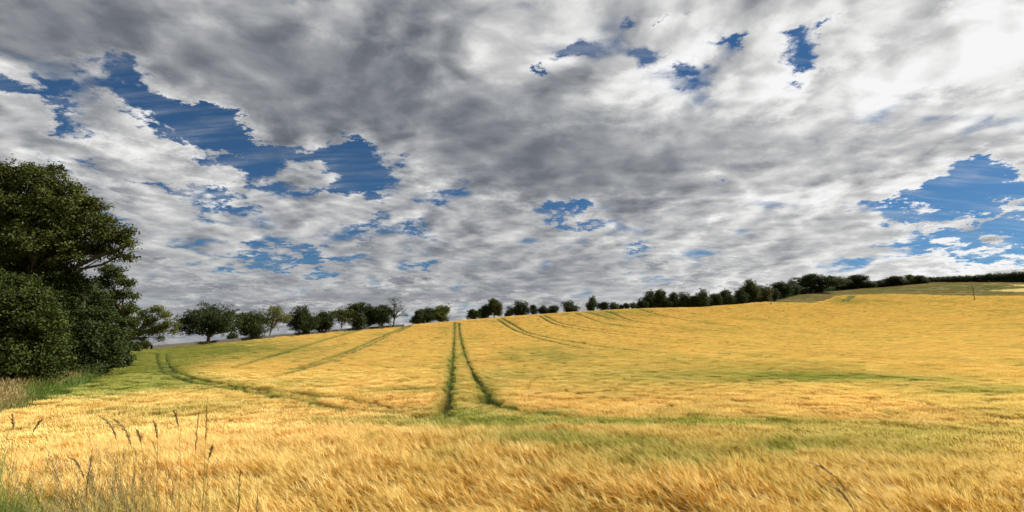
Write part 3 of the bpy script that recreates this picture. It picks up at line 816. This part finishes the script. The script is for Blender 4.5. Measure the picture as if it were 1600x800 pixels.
loc, lb = px_lobes(120, 50, [(88, 445, 44, 32, 0), (120, 470, 34, 34, 1), (90, 490, 45, 46, 0), (125, 520, 46, 46, 0), (152, 552, 36, 32, 0), (105, 560, 45, 36, -1), (152, 505, 26, 32, 1), (60, 430, 44, 30, 1), (75, 575, 30, 22, -1), (132, 582, 28, 15, -2), (172, 535, 20, 16, 0), (130, 440, 16, 12, 0)])
add_tree('dense_tree', loc, tree_parts(13, lb, .35, .125, 1400, 56, .30, .4, .10, -1.0), LEAF['dark'], BARK,
         'very dark dense tree leafy to the ground beside the green barley')
loc, lb = px_lobes(172, 62, [(178, 428, 20, 10, 0), (196, 440, 13, 9, 0), (160, 440, 14, 12, 0), (186, 462, 18, 10, 0), (172, 490, 24, 14, 0), (205, 482, 11, 8, 0), (200, 502, 16, 9, 0), (166, 525, 24, 20, 0), (190, 520, 14, 9, 0), (152, 480, 20, 30, 1), (210, 462, 5, 5, 0), (165, 418, 10, 5, 0)])
add_tree('ash_tree', loc, tree_parts(14, lb, .28, .12, 420, 46, .27, .3, .35, -.9, (.4, 0, 7)), LEAF['mid'], BARK,
         'loose-crowned tree behind the dark dense tree, sky showing between its leaf clusters')
loc, lb = px_lobes(190, 88, [(205, 503, 15, 8, 0), (224, 490, 8, 6, 0), (243, 484, 12, 6, 0), (258, 492, 9, 6, 0), (236, 498, 12, 6, 0), (262, 508, 10, 5, 0), (215, 519, 14, 6, 0), (240, 516, 13, 7, 0), (272, 516, 6, 5, 0), (250, 527, 5, 5, 0), (277, 508, 4, 4, 0),
                             (232, 508, 10, 5, 0), (195, 485, 12, 10, 0), (190, 528, 12, 9, 0), (254, 512, 8, 6, 0), (222, 530, 7, 4, 0)])
add_tree('spreading_tree', loc, tree_parts(15, lb, .30, .14, 330, 32, .34, .2, .55, -1.0, (.8, 0, 4)), LEAF['light'], BARK,
         'thin spreading tree whose long ragged branches reach over the green barley')
def bush(name, px, Y, hw, hh, seed, mat, label, py=None, leaf=.12, n=160):
    X0, Y0, Z0 = at(px, Y); q = Y/813
    w, h = hw*q, hh*q*2
    lb = [(-.45*w, 0, h*.4, w*.5, w*.5, h*.42), (.4*w, 0, h*.38, w*.55, w*.5, h*.40), (0, .1*w, h*.6, w*.6, w*.5, h*.42)]
    add_tree(name, (X0, Y0, Z0), tree_parts(seed, lb, .06, leaf, n, 26, leaf*1.9, .4, .1, -1.0), LEAF[mat], BARK, label, 'bush')
bush('bush', 176, 60, 26, 22, 21, 'dark', 'low dark bush closing the right foot of the left tree mass', leaf=.14, n=260)
bush('bush', 200, 100, 16, 11, 22, 'dark', 'small rounded bush between the dense left trees and the boundary bank', leaf=.16, n=160)
bush('bush', 222, 175, 15, 7, 23, 'dark', 'small dark bush standing alone beyond the bank under the spreading tree', leaf=.2, n=120)
bush('bush', 60, 41, 40, 12, 24, 'mid', 'low leafy bush at the foot of the far left tree above the dry grass', leaf=.11, n=260)
bush('bush', 118, 46, 32, 13, 25, 'mid', 'low green scrub under the dark dense tree at the edge of the barley', leaf=.11, n=260)

# trees along the crest
def auto_lobes(r, w, h, clear=.18, n=11, style='round'):
    out = []; hc = h*(1-clear); zc = h*clear + hc*.5
    for i in range(n):
        a = 2*math.pi*i/n*2.4 + r.random(); z = r.random()*2-1
        rr = math.sqrt(max(0, 1-z*z)); k = .52
        s = .30 + .12*r.random()
        out.append((math.cos(a)*rr*w/2*k*1.15, math.sin(a)*rr*w/2*k, zc + z*hc*.5*k*1.15, w/2*s*1.25, w/2*s*1.2, hc*.5*s*1.25))
    out.append((0, 0, zc, w*.30, w*.30, hc*.34)); out.append((0, 0, zc+hc*.18, w*.22, w*.2, hc*.3))
    if style == 'dome':
        for sx in (-1, 1):
            out.append((sx*w*.36, 0, zc-hc*.28, w*.15, w*.18, hc*.14)); out.append((sx*w*.30, -w*.1, zc-hc*.10, w*.17, w*.2, hc*.16))
    return out
def crest_tree(name, pl, pr, pt, extra, style, mat, label, seed, px=None, group=None, base=None, bark=BARK):
    pc = (pl+pr)/2 if px is None else px
    a = math.atan((pc-CX)/813); D = float(np.interp(a, A_, COLS[1])) if base is None else base
    Y = (D+extra)*math.cos(a)
    X0, Y0, Z0 = at(pc, Y); h = row_z(pt, Y) - Z0; w = (pr-pl)/813*Y*1.20
    r = np.random.default_rng(seed); off = ((pl+pr)/2-pc)/813*Y
    if style == 'sparse':
        lb = [(x+off*.6, y, z, a_*.8, b_*.8, c_*.7) for (x, y, z, a_, b_, c_) in auto_lobes(r, w*1.08, h, .22, 13)]
        pt_ = tree_parts(seed, lb, h*.028, .24, 230, 13, .42, .3, .55, -.9)
    elif style == 'bare':
        lb = [(0, 0, h*.80, w*.26, w*.2, h*.20), (w*.16, 0, h*.62, w*.2, w*.2, h*.15), (w*.42, 0, h*.40, w*.13, w*.1, h*.07), (-w*.22, 0, h*.6, w*.14, w*.14, h*.14), (w*.3, .2, h*.52, w*.1, w*.1, h*.08)]
        pt_ = tree_parts(seed, lb, h*.024, .16, 130, 8, .28, .6, .95, -.6)
    elif style == 'dome':
        lb = [(x+off*.6, y, z, a_, b_, c_) for (x, y, z, a_, b_, c_) in auto_lobes(r, w, h, .16, 13, 'dome')]
        pt_ = tree_parts(seed, lb, h*.038, .20, 650, 30, .40, .3, .3, -.9)
    else:
        lb = [(x+off*.6, y, z, a_, b_, c_) for (x, y, z, a_, b_, c_) in auto_lobes(r, w, h, .03 if style == 'full' else .08, 12)]
        pt_ = tree_parts(seed, lb, h*.03, .20, 480, 30, .42, .3, .2, -1.0)
    return add_tree(name, (X0, Y0, Z0), pt_, LEAF[mat], bark, label, 'tree', group)
LEFTROW = [
 ('oak_tree', 282, 363, 470, 1, 'dome', 'dark', 'big dome-shaped oak on the wall line, first tree right of the left mass', 324),
 ('round_tree', 366, 412, 483, 1, 'full', 'dark', 'dense round dark tree directly right of the dome-shaped oak', 392),
 ('thin_tree', 407, 450, 474, 1, 'sparse', 'light', 'pale see-through tree with a light trunk between two dark round crest trees', 421),
 ('round_tree', 448, 490, 477, 1, 'full', 'dark', 'dense dark tree right of the pale see-through tree on the crest', 474),
 ('small_tree', 486, 518, 486, 1, 'round', 'dark', 'lower, smaller tree touching the right side of a dense dark tree on the crest', 503),
 ('loose_tree', 515, 547, 475, 1, 'sparse', 'mid', 'loose lighter tree just left of the tallest dark column of foliage on the crest', 533),
 ('tall_tree', 538, 575, 470, 1, 'full', 'dark', 'tall dense dark tree, highest of the crest row left of the gap', 557),
 ('narrow_tree', 568, 584, 478, 4, 'round', 'dark', 'narrow strip of a tree squeezed behind the tall dense crest tree', 575),
 ('leaning_tree', 578, 612, 474, 1, 'round', 'dark', 'dark tree with a short trunk overlapping the nearly bare tree on the crest', 597),
 ('bare_tree', 598, 638, 464, 0, 'bare', 'dark', 'nearly bare tree of thin twigs with one low branch, last before the gap', 615),
]
for i, (n, a, b_, c, ex, st, mt, lab, px) in enumerate(LEFTROW):
    crest_tree(n, a, b_, c, ex, st, mt, lab, 40+i, px, 'trees along the wall on the crest', bark=BARKL if st == 'sparse' else BARK)
bush('bush', 363, 168, 9, 8, 26, 'dark', 'small dark bush filling the gap between the dome-shaped oak and its round neighbour', leaf=.2, n=120)

# the clumps and the wood beyond the crest: a few trees built, the rest copied from them
PROTO = []
def wood_tree(i, pl, pr, pt, depth, mat, label, group, name='broadleaf_tree'):
    pc = (pl+pr)/2; a = math.atan((pc-CX)/813)
    Y = depth*math.cos(a); X0, Y0, Z0 = at(pc, Y); h = row_z(pt, Y)-Z0; w = (pr-pl)/813*Y*(1.30 if pl > 990 else 1.14)
    key = (mat, i % 5)
    for k, root, w0, h0 in PROTO:
        if k == key:
            return copy_tree(root, (X0, Y0, Z0), (w/w0, w/w0*.9, h/h0), label, group, (i*1.7) % 6.28)
    r = np.random.default_rng(900+len(PROTO)); lb = auto_lobes(r, w, h, .04, 12)
    sc = h/12
    root = add_tree(name, (X0, Y0, Z0), tree_parts(900+len(PROTO), lb, h*.03, .22*sc, 560, 34, .48*sc, .3, .12, -1.0), LEAF[mat], BARK, label, 'tree', group)
    PROTO.append((key, root, w, h)); return root
def Dc(px): return float(np.interp(math.atan((px-CX)/813), A_, COLS[1]))
G1, G2, G3, G4 = 'trees of the clump left of the main wheel tracks', 'trees of the clumps right of the main wheel tracks', 'small trees in the low stretch of the crest line', 'trees of the long dark wood edge on the right'
WOOD = [
 (641, 666, 482, 8, 'dark', 'dark leftmost tree of the clump just left of the main wheel tracks', G1),
 (652, 684, 480, 9, 'dark', 'dark middle tree of the clump just left of the main wheel tracks', G1),
 (672, 705, 475, 8, 'light', 'lighter olive rounded tree ending the clump just left of the main wheel tracks', G1),
 (728, 750, 482, 8, 'dark', 'low dark tree at the left end of the clump right of the wheel tracks', G2),
 (745, 768, 476, 9, 'dark', 'middle tree of the first clump right of the main wheel tracks', G2),
 (758, 786, 467, 8, 'mid', 'tallest greenest tree of the first clump right of the main wheel tracks', G2),
 (787, 803, 484, 9, 'dark', 'low bush-like tree sloping up to the second dark clump right of the wheel tracks', G2),
 (796, 829, 469, 10, 'dark', 'broad dark tree of the second clump right of the wheel tracks', G2),
 (826, 842, 475, 10, 'dark', 'small tree hugging the right side of the broad dark crest tree', G2),
 (841, 859, 477, 10, 'dark', 'left of two joined low flat-topped trees on the middle of the crest', G2),
 (855, 875, 476, 10, 'dark', 'right of two joined low flat-topped trees on the middle of the crest', G2),
 (876, 905, 468, 8, 'mid', 'single round tree standing clear with sky on both sides on the middle crest', None),
 (914, 937, 462, 8, 'dark', 'tall rounded tree at the left end of the low stretch of small trees', G3),
 (933, 953, 471, 9, 'dark', 'small tree pressed against the tall rounded tree at the start of the low stretch', G3),
 (950, 969, 472, 9, 'mid', 'small round tree in the middle of the low stretch, slightly greener', G3),
 (966, 976, 475, 9, 'dark', 'tiniest dark tree of the low stretch on the crest', G3),
 (973, 985, 473, 9, 'dark', 'small pointed tree right of the tiniest one in the low stretch', G3),
 (982, 999, 472, 9, 'dark', 'last small tree of the low stretch before the long wood edge climbs', G3),
 (995, 1012, 469, 10, 'dark', 'low tree where the long wood edge begins to climb from the small trees', G4),
 (1006, 1030, 453, 14, 'dark', 'tall tree forming the left shoulder of the long wood edge', G4),
 (1022, 1047, 450, 14, 'dark', 'highest tree near the left end of the long wood edge', G4),
 (1043, 1063, 456, 15, 'dark', 'third tall tree from the left end of the long wood edge', G4),
 (1058, 1080, 456, 15, 'dark', 'flat-topped dark tree in the left third of the wood edge', G4),
 (1076, 1094, 461, 15, 'dark', 'lower tree in the notch left of a lit round crown in the wood edge', G4),
 (1088, 1110, 452, 13, 'mid', 'round crown lit on its right side above the straight edge of the barley', G4),
 (1107, 1128, 457, 15, 'dark', 'low dark tree right of the lit round crown in the wood edge', G4),
 (1124, 1148, 452, 15, 'dark', 'squarish dark tree left of the middle of the wood edge', G4),
 (1146, 1168, 450, 15, 'dark', 'dark tree just left of the big bright-sided crown by the left pole', G4),
 (1161, 1188, 438, 16, 'mid', 'big tall crown a little left of the left utility pole', G4),
 (1180, 1205, 445, 14, 'mid', 'olive tree standing right behind the left utility pole', G4),
 (1200, 1218, 449, 40, 'dark', 'lower dark tree directly right of the left utility pole', G4),
 (1206, 1238, 440, 75, 'dark', 'dark rounded tree at the left foot of the rough grassy knoll', G4),
 (1229, 1252, 436, 100, 'dark', 'tree with a small pale top left of the widest dome of the wood', G4),
 (1245, 1304, 427, 120, 'dark', 'widest and darkest dome-shaped crown above the rough grassy knoll', G4),
 (1294, 1328, 434, 115, 'mid', 'lower tree between the widest dome and the next tall crown', G4),
 (1322, 1362, 428, 118, 'dark', 'tall broad crown right of the widest dome above the knoll', G4),
 (1352, 1370, 440, 125, 'mid', 'short tree right of the tall broad crown above the knoll', G4),
 (1366, 1388, 438, 135, 'dark', 'low round tree standing alone-looking in the dip of the skyline', G4),
 (1384, 1415, 431, 140, 'dark', 'dark rounded tree right of the dip of the skyline', G4),
 (1404, 1422, 438, 150, 'dark', 'small tree left of the thin-topped one at the right of the wood edge', G4),
 (1416, 1432, 428, 155, 'light', 'thin see-through top poking above its neighbours near the far wood', G4),
 (1425, 1448, 430, 160, 'dark', 'last single crown before the far level wood at the right', G4),
]
for i, (a, b_, c, ex, mt, lab, g) in enumerate(WOOD):
    wood_tree(i, a, b_, c, Dc((a+b_)/2)+ex, mt, lab, g)
# dark undergrowth that closes the foot of the wood edge
def undergrowth():
    r = np.random.default_rng(77); lobes = []
    for px in np.arange(1000, 1446, 5.0):
        D = Dc(px) + np.interp(px, [1000, 1195, 1206, 1250, 1360, 1445], [13, 15, 60, 112, 130, 165])
        a = math.atan((px-CX)/813); X, Y, Z = at(px, D*math.cos(a)); q = D/813
        lobes.append((X, Y, Z+2.0, 6*q, 2.5, 3.0+1.5*r.random()))
    (v, f), (V_, F_, t) = tree_parts(77, lobes, .05, .34, 6500, 12, .5, .2, 0, -1.0, (lobes[0][0], lobes[0][1], lobes[0][2]))
    tag(link('undergrowth', make_mesh('undergrowth', V_, F_, {'tone': t}, LEAF['dark'])), 'dark tangled undergrowth along the foot of the wood edge behind the barley', 'undergrowth', kind='stuff')
    # the level wood far away on the right
    lobes = []
    for px in np.arange(1440, 1720, 3.6):
        for row in range(2):
            a = math.atan((px-CX)/813); D = float(np.interp(a, A_, COLS[5])) + 22 + row*16
            X, Y, Z = at(px + r.normal(0, 1), D*math.cos(a)); q = D/813
            tp = np.interp(px, [1440, 1480, 1520, 1560, 1600, 1720], [435.5, 432.5, 431, 428, 424.5, 422]) + r.normal(0, .9)
            h = row_z(tp, Y)-Z
            lobes.append((X, Y, Z+h*.68, 3.6*q, 3.2, h*.33)); lobes.append((X, Y, Z+h*.3, 3.2*q, 3, h*.34))
    (v, f), (V_, F_, t) = tree_parts(78, lobes, .05, .50, 6500, 10, .8, .2, 0, -1.0, (lobes[0][0], lobes[0][1], lobes[0][2]))
    tag(link('far_wood', make_mesh('far_wood', V_, F_, {'tone': t}, LEAF['dark'])), 'long level dark wood on the skyline at the far right', 'wood', kind='stuff')
undergrowth()

# ------------------------------------------------------------------ boundary wall, poles
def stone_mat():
    m, nt = material('dry_stone_shaded'); b = NB(nt)
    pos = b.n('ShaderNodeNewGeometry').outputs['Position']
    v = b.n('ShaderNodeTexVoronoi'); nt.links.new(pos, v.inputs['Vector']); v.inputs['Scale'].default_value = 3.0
    c = b.mix(v.outputs['Color'], (.05, .042, .03), (.10, .085, .06)); c = b.mix(b.rng(v.outputs['Distance'], 0, .5), c, (.06, .05, .04))  # stone colours darkened to stand in for the shade under the trees
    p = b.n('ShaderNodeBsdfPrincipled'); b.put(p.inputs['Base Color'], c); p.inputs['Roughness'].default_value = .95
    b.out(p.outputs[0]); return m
def wall():
    r = np.random.default_rng(3); pts = []
    for px in np.arange(236, 632, 1.2):
        a = math.atan((px-CX)/813); D = Dc(px)+.5
        X, Y, Z = at(px, D*math.cos(a)); pts.append((X, Y, Z))
    P = np.array(pts); T = np.gradient(P[:, :2], axis=0); T /= np.linalg.norm(T, axis=1)[:, None]; Nn = np.stack([-T[:, 1], T[:, 0]], 1)
    n = len(P); hgt = 1.30 + .10*(fbm(np.arange(n)*.35, np.zeros(n), 5)-.5)*2 + r.normal(0, .025, n)
    prof = [(-.30, -.4), (-.27, .5), (-.22, .92), (-.08, 1.0), (.08, 1.0), (.22, .92), (.27, .5), (.30, -.4)]
    v = np.stack([np.column_stack([P[:, :2] + Nn*(o + r.normal(0, .02, n)[:, None]), P[:, 2] + z*hgt]) for o, z in prof], 1).reshape(-1, 3)
    k = len(prof); i = np.arange(n-1)[:, None]*k; j = np.arange(k-1)[None]
    f = np.stack([i+j, i+j+1, i+k+j+1, i+k+j], -1).reshape(-1, 4)
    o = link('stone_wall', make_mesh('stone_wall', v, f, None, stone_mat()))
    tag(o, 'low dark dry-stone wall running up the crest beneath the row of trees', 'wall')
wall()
def simple_mat(name, c, rough=.7):
    m, nt = material(name); b = NB(nt); pos = b.n('ShaderNodeTexCoord').outputs['Object']
    p = b.n('ShaderNodeBsdfPrincipled'); b.put(p.inputs['Base Color'], b.mix(b.noise(pos, 9, 5), tuple(x*.6 for x in c), tuple(x*1.4 for x in c))); p.inputs['Roughness'].default_value = rough
    b.out(p.outputs[0]); return m
WOODM = simple_mat('creosoted_wood', (.085, .050, .03)); CER = simple_mat('glazed_insulator', (.25, .2, .17), .3)
def pole(px, pyb, pyt, label):
    h0 = hit(px, pyb); X, Y = h0[0], h0[1]; Z = float(ground(X, Y)); H = row_z(pyt, Y)-Z
    root = empty('utility_pole', (X, Y, Z)); tag(root, label, 'pole', 'utility poles in the barley')
    r = np.array([.18, .175, .165, .15, .14, .12])*1.15; zs = np.linspace(-.3, H, 6)
    v, f, _ = tube(np.column_stack([np.zeros(6), np.zeros(6), zs]), r, 12)
    c = len(v); v = np.vstack([v, [[0, 0, H+.06]]])
    top_ = [[c-12+i, c-12+(i+1) % 12, c, c] for i in range(12)]
    link('post', make_mesh('post', v, np.vstack([f, top_]), None, WOODM, True), root)
    for dz in (-.25, -.75):
        v, f, _ = tube([(.13, 0, H+dz), (.32, 0, H+dz), (.33, 0, H+dz+.02), (.33, 0, H+dz+.16)], [.018, .018, .045, .03], 8)
        link('insulator', make_mesh('insulator', v, f, None, CER, True), root)
pole(1523, 468.5, 446, 'bare wooden utility pole in the barley below the knoll near the right edge')
pole(1205, 475.5, 449, 'bare wooden utility pole in the barley in front of the dark wood edge')

# ------------------------------------------------------------------ tall wild grass at the camera's feet
SM = grass_mat('grass_stem', (.10, .14, .03), (.26, .24, .07), (.19, .115, .06))
HM = grass_mat('grass_seed', (.22, .15, .07), (.30, .21, .10), (.42, .31, .16))
def grass_stalk(px, py, pxb, Y, head, kind, label, group, seed):
    """a seeding grass stem: foot under column pxb, tip at (px, py), both at depth Y"""
    r = np.random.default_rng(seed)
    Zt = row_z(py, Y); q = (Y*CP+Zt*SP)/F; Xt = (px-CX)*q
    Xb = (pxb-CX)*q; Zb = float(ground(Xb, Y))
    root = empty('grass_stalk', (Xb, Y, Zb)); tag(root, label, 'grass stalk', group)
    tip = np.array([Xt-Xb, r.normal(0, .03), Zt-Zb]); H = tip[2]
    t = np.linspace(0, 1, 16); bend = {'arch': 3.2, 'straight': 1.2, 'nod': 2.0}[kind]
    path = np.column_stack([tip[0]*t**bend, tip[1]*t, H*(t if kind == 'straight' else np.sin(t*math.pi/2*.92)/math.sin(math.pi/2*.92))])
    v, f, tt = tube(path, np.linspace(.0022, .0010, 16), 5)
    link('stem', make_mesh('stem', v, f, {'t': np.repeat(t*.65, 5)}, SM, True), root)
    # panicle of spikelets along the last part of the stem
    parts = []; s = 1-head; n = int(head*H*190)
    for i in range(n):
        u = s + head*i/n; k = u*15; a = int(min(k, 14)); p = path[a]*(1-(k-a))+path[a+1]*(k-a)
        d = path[min(a+1, 15)]-path[a]; d /= np.linalg.norm(d)
        side = r.normal(size=3); side /= np.linalg.norm(side)
        env = math.sin(math.pi*min(1, .18+.9*i/n))
        e = p + (d*.9 + side*(.55*env))*.028*(.6+.8*r.random())
        parts.append(tube([p, (p+e)/2, e], [.0009, .0025*(.5+env*.5), .0006], 4))
    v, f, _ = merge(parts)
    link('seed_head', make_mesh('seed_head', v, f, {'t': r.random(len(v))*.9}, HM), root)
    # a couple of narrow leaves
    lp = []
    for i in range(2):
        k = 3+3*i; p = path[k]; a = r.random()*6.28; h = np.array([math.cos(a), math.sin(a)*.4, 0]); L = .16+.12*r.random()
        lp.append(np.stack([p, p+h*L*.35+np.array([0, 0, L*.6]), p+h*L*.8+np.array([0, 0, L*.75]), p+h*L*1.2+np.array([0, 0, L*.5])]))
    for q_ in lp:
        v, f, tt = strips(q_[None], np.array([[.003, .0035, .0025, .0004]]), np.array([[.0, 1, .2]]), np.array([[.3, .4, .5, .6]]))
        link('leaf', make_mesh('leaf', v, f, {'t': tt}, SM), root)
TALL = [
 (158, 651, 210, 4.2, .24, 'arch', 'left of the two arching dark grass heads above the barley at the lower left'),
 (170, 653, 232, 4.0, .26, 'arch', 'right of the two arching dark grass heads at the lower left'),
 (20, 648, 36, 4.4, .18, 'nod', 'grass stalk nearest the left edge, rising beside the dry verge'),
 (60, 657, 30, 4.2, .16, 'nod', 'thin stalk nodding left among the weeds of the lower left corner'),
 (236, 660, 262, 4.0, .20, 'nod', 'slender brownish grass head left of the tallest upright stalk'),
 (281, 641, 306, 3.9, .18, 'nod', 'slender head leaning left between the brownish head and the tallest stalk'),
 (314, 643, 318, 3.9, .16, 'straight', 'straight stalk with a short upright spike just left of the tallest stalk'),
 (330, 622, 345, 3.9, .16, 'straight', 'tallest upright grass stalk in front of the barley at the lower left'),
 (213, 672, 245, 4.1, .18, 'nod', 'short grass head right of the two arching heads, leaning left'),
 (376, 728, 384, 3.7, .25, 'straight', 'low dark spike standing alone right of the grass tuft'),
 (146, 708, 146, 3.8, .22, 'straight', 'upright dark spike below the two arching heads'),
 (335, 697, 326, 3.7, .16, 'arch', 'low dark stalk with a sideways hooked head under the tallest stalk'),
 (110, 712, 160, 3.9, .25, 'arch', 'arching thin stalk left of the upright dark spike in the lower left'),
 (402, 760, 412, 3.6, .3, 'straight', 'short stalk at the bottom edge, rightmost of the lower left tuft'),
 (1262, 722, 1345, 3.9, .30, 'arch', 'dark grass head arching left out of the barley at the lower right'),
 (1308, 764, 1352, 3.7, .26, 'arch', 'lower of the dark bent heads in the barley at the lower right'),
]
for i, (a, b_, c, Y, hd, kd, lab) in enumerate(TALL):
    grass_stalk(a, b_, c, Y, hd, kd, lab, 'tall seeding grass stalks in front of the barley', 1300+i)
def tuft():
    r = np.random.default_rng(12)
    n = 5200; Y = 3.0+2.4*r.random(n); px = r.normal(0, 1, n)*60
    k = r.random(n); px = np.where(k < .45, r.random(n)*150-60, np.where(k < .95, r.normal(245, 62, n), r.random(n)*430))
    X = (px-CX)/F*(Y*CP); P = np.column_stack([X, Y, ground(X, Y)])
    lowcut = np.interp(px, [-60, 0, 90, 200, 330, 420], [1.12, 1.1, .88, .95, .90, .6])
    P = P[::6]; px = px[::6]; lowcut = lowcut[::6]; n = len(P)
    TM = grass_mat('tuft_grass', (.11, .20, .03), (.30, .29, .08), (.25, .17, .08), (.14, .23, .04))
    pr = [grass_clump(1400+i, .24, 9, .7, 1.5, .0020, TM, .22, .6) for i in range(5)] + [grass_clump(1410+i, .3, 30, .3, .75, .0024, TM, .6) for i in range(3)]
    idx = np.where(r.random(n) < .55, r.integers(0, 5, n), r.integers(5, 8, n))
    g = np.clip((px < 130)*.9 + .2*r.random(n), 0, 1)
    scatter('wild_grass', 'tangle of wild grass with fine seed heads in the lower left corner', 'wild grass', P,
            np.stack([0*px, 0*px-.05, r.normal(0, .5, n)], 1), np.stack([np.ones(n)]*2 + [lowcut*(.62+.50*r.random(n))], 1), idx, g, g, pr)
    n = 1600; Y = 2.8+2.2*r.random(n); px = np.where(r.random(n) < .7, r.random(n)*220-120, r.random(n)*620-100)
    X = (px-CX)/F*Y; P = np.column_stack([X, Y, ground(X, Y)])
    pr = [grass_clump(1420+i, .3, 40, .35, .95, .0026, GM, .5) for i in range(4)]
    scatter('green_grass', 'fresh green blades along the bottom edge at the lower left', 'grass', P,
            np.stack([0*px, 0*px, r.random(n)*6.28], 1), np.stack([np.ones(n)]*2 + [np.interp(px, [-100, 60, 200, 520], [1.25, 1.12, .85, .6])*(.7+.5*r.random(n))], 1), r.integers(0, 4, n), r.random(n)*.1, r.random(n), pr)
tuft()
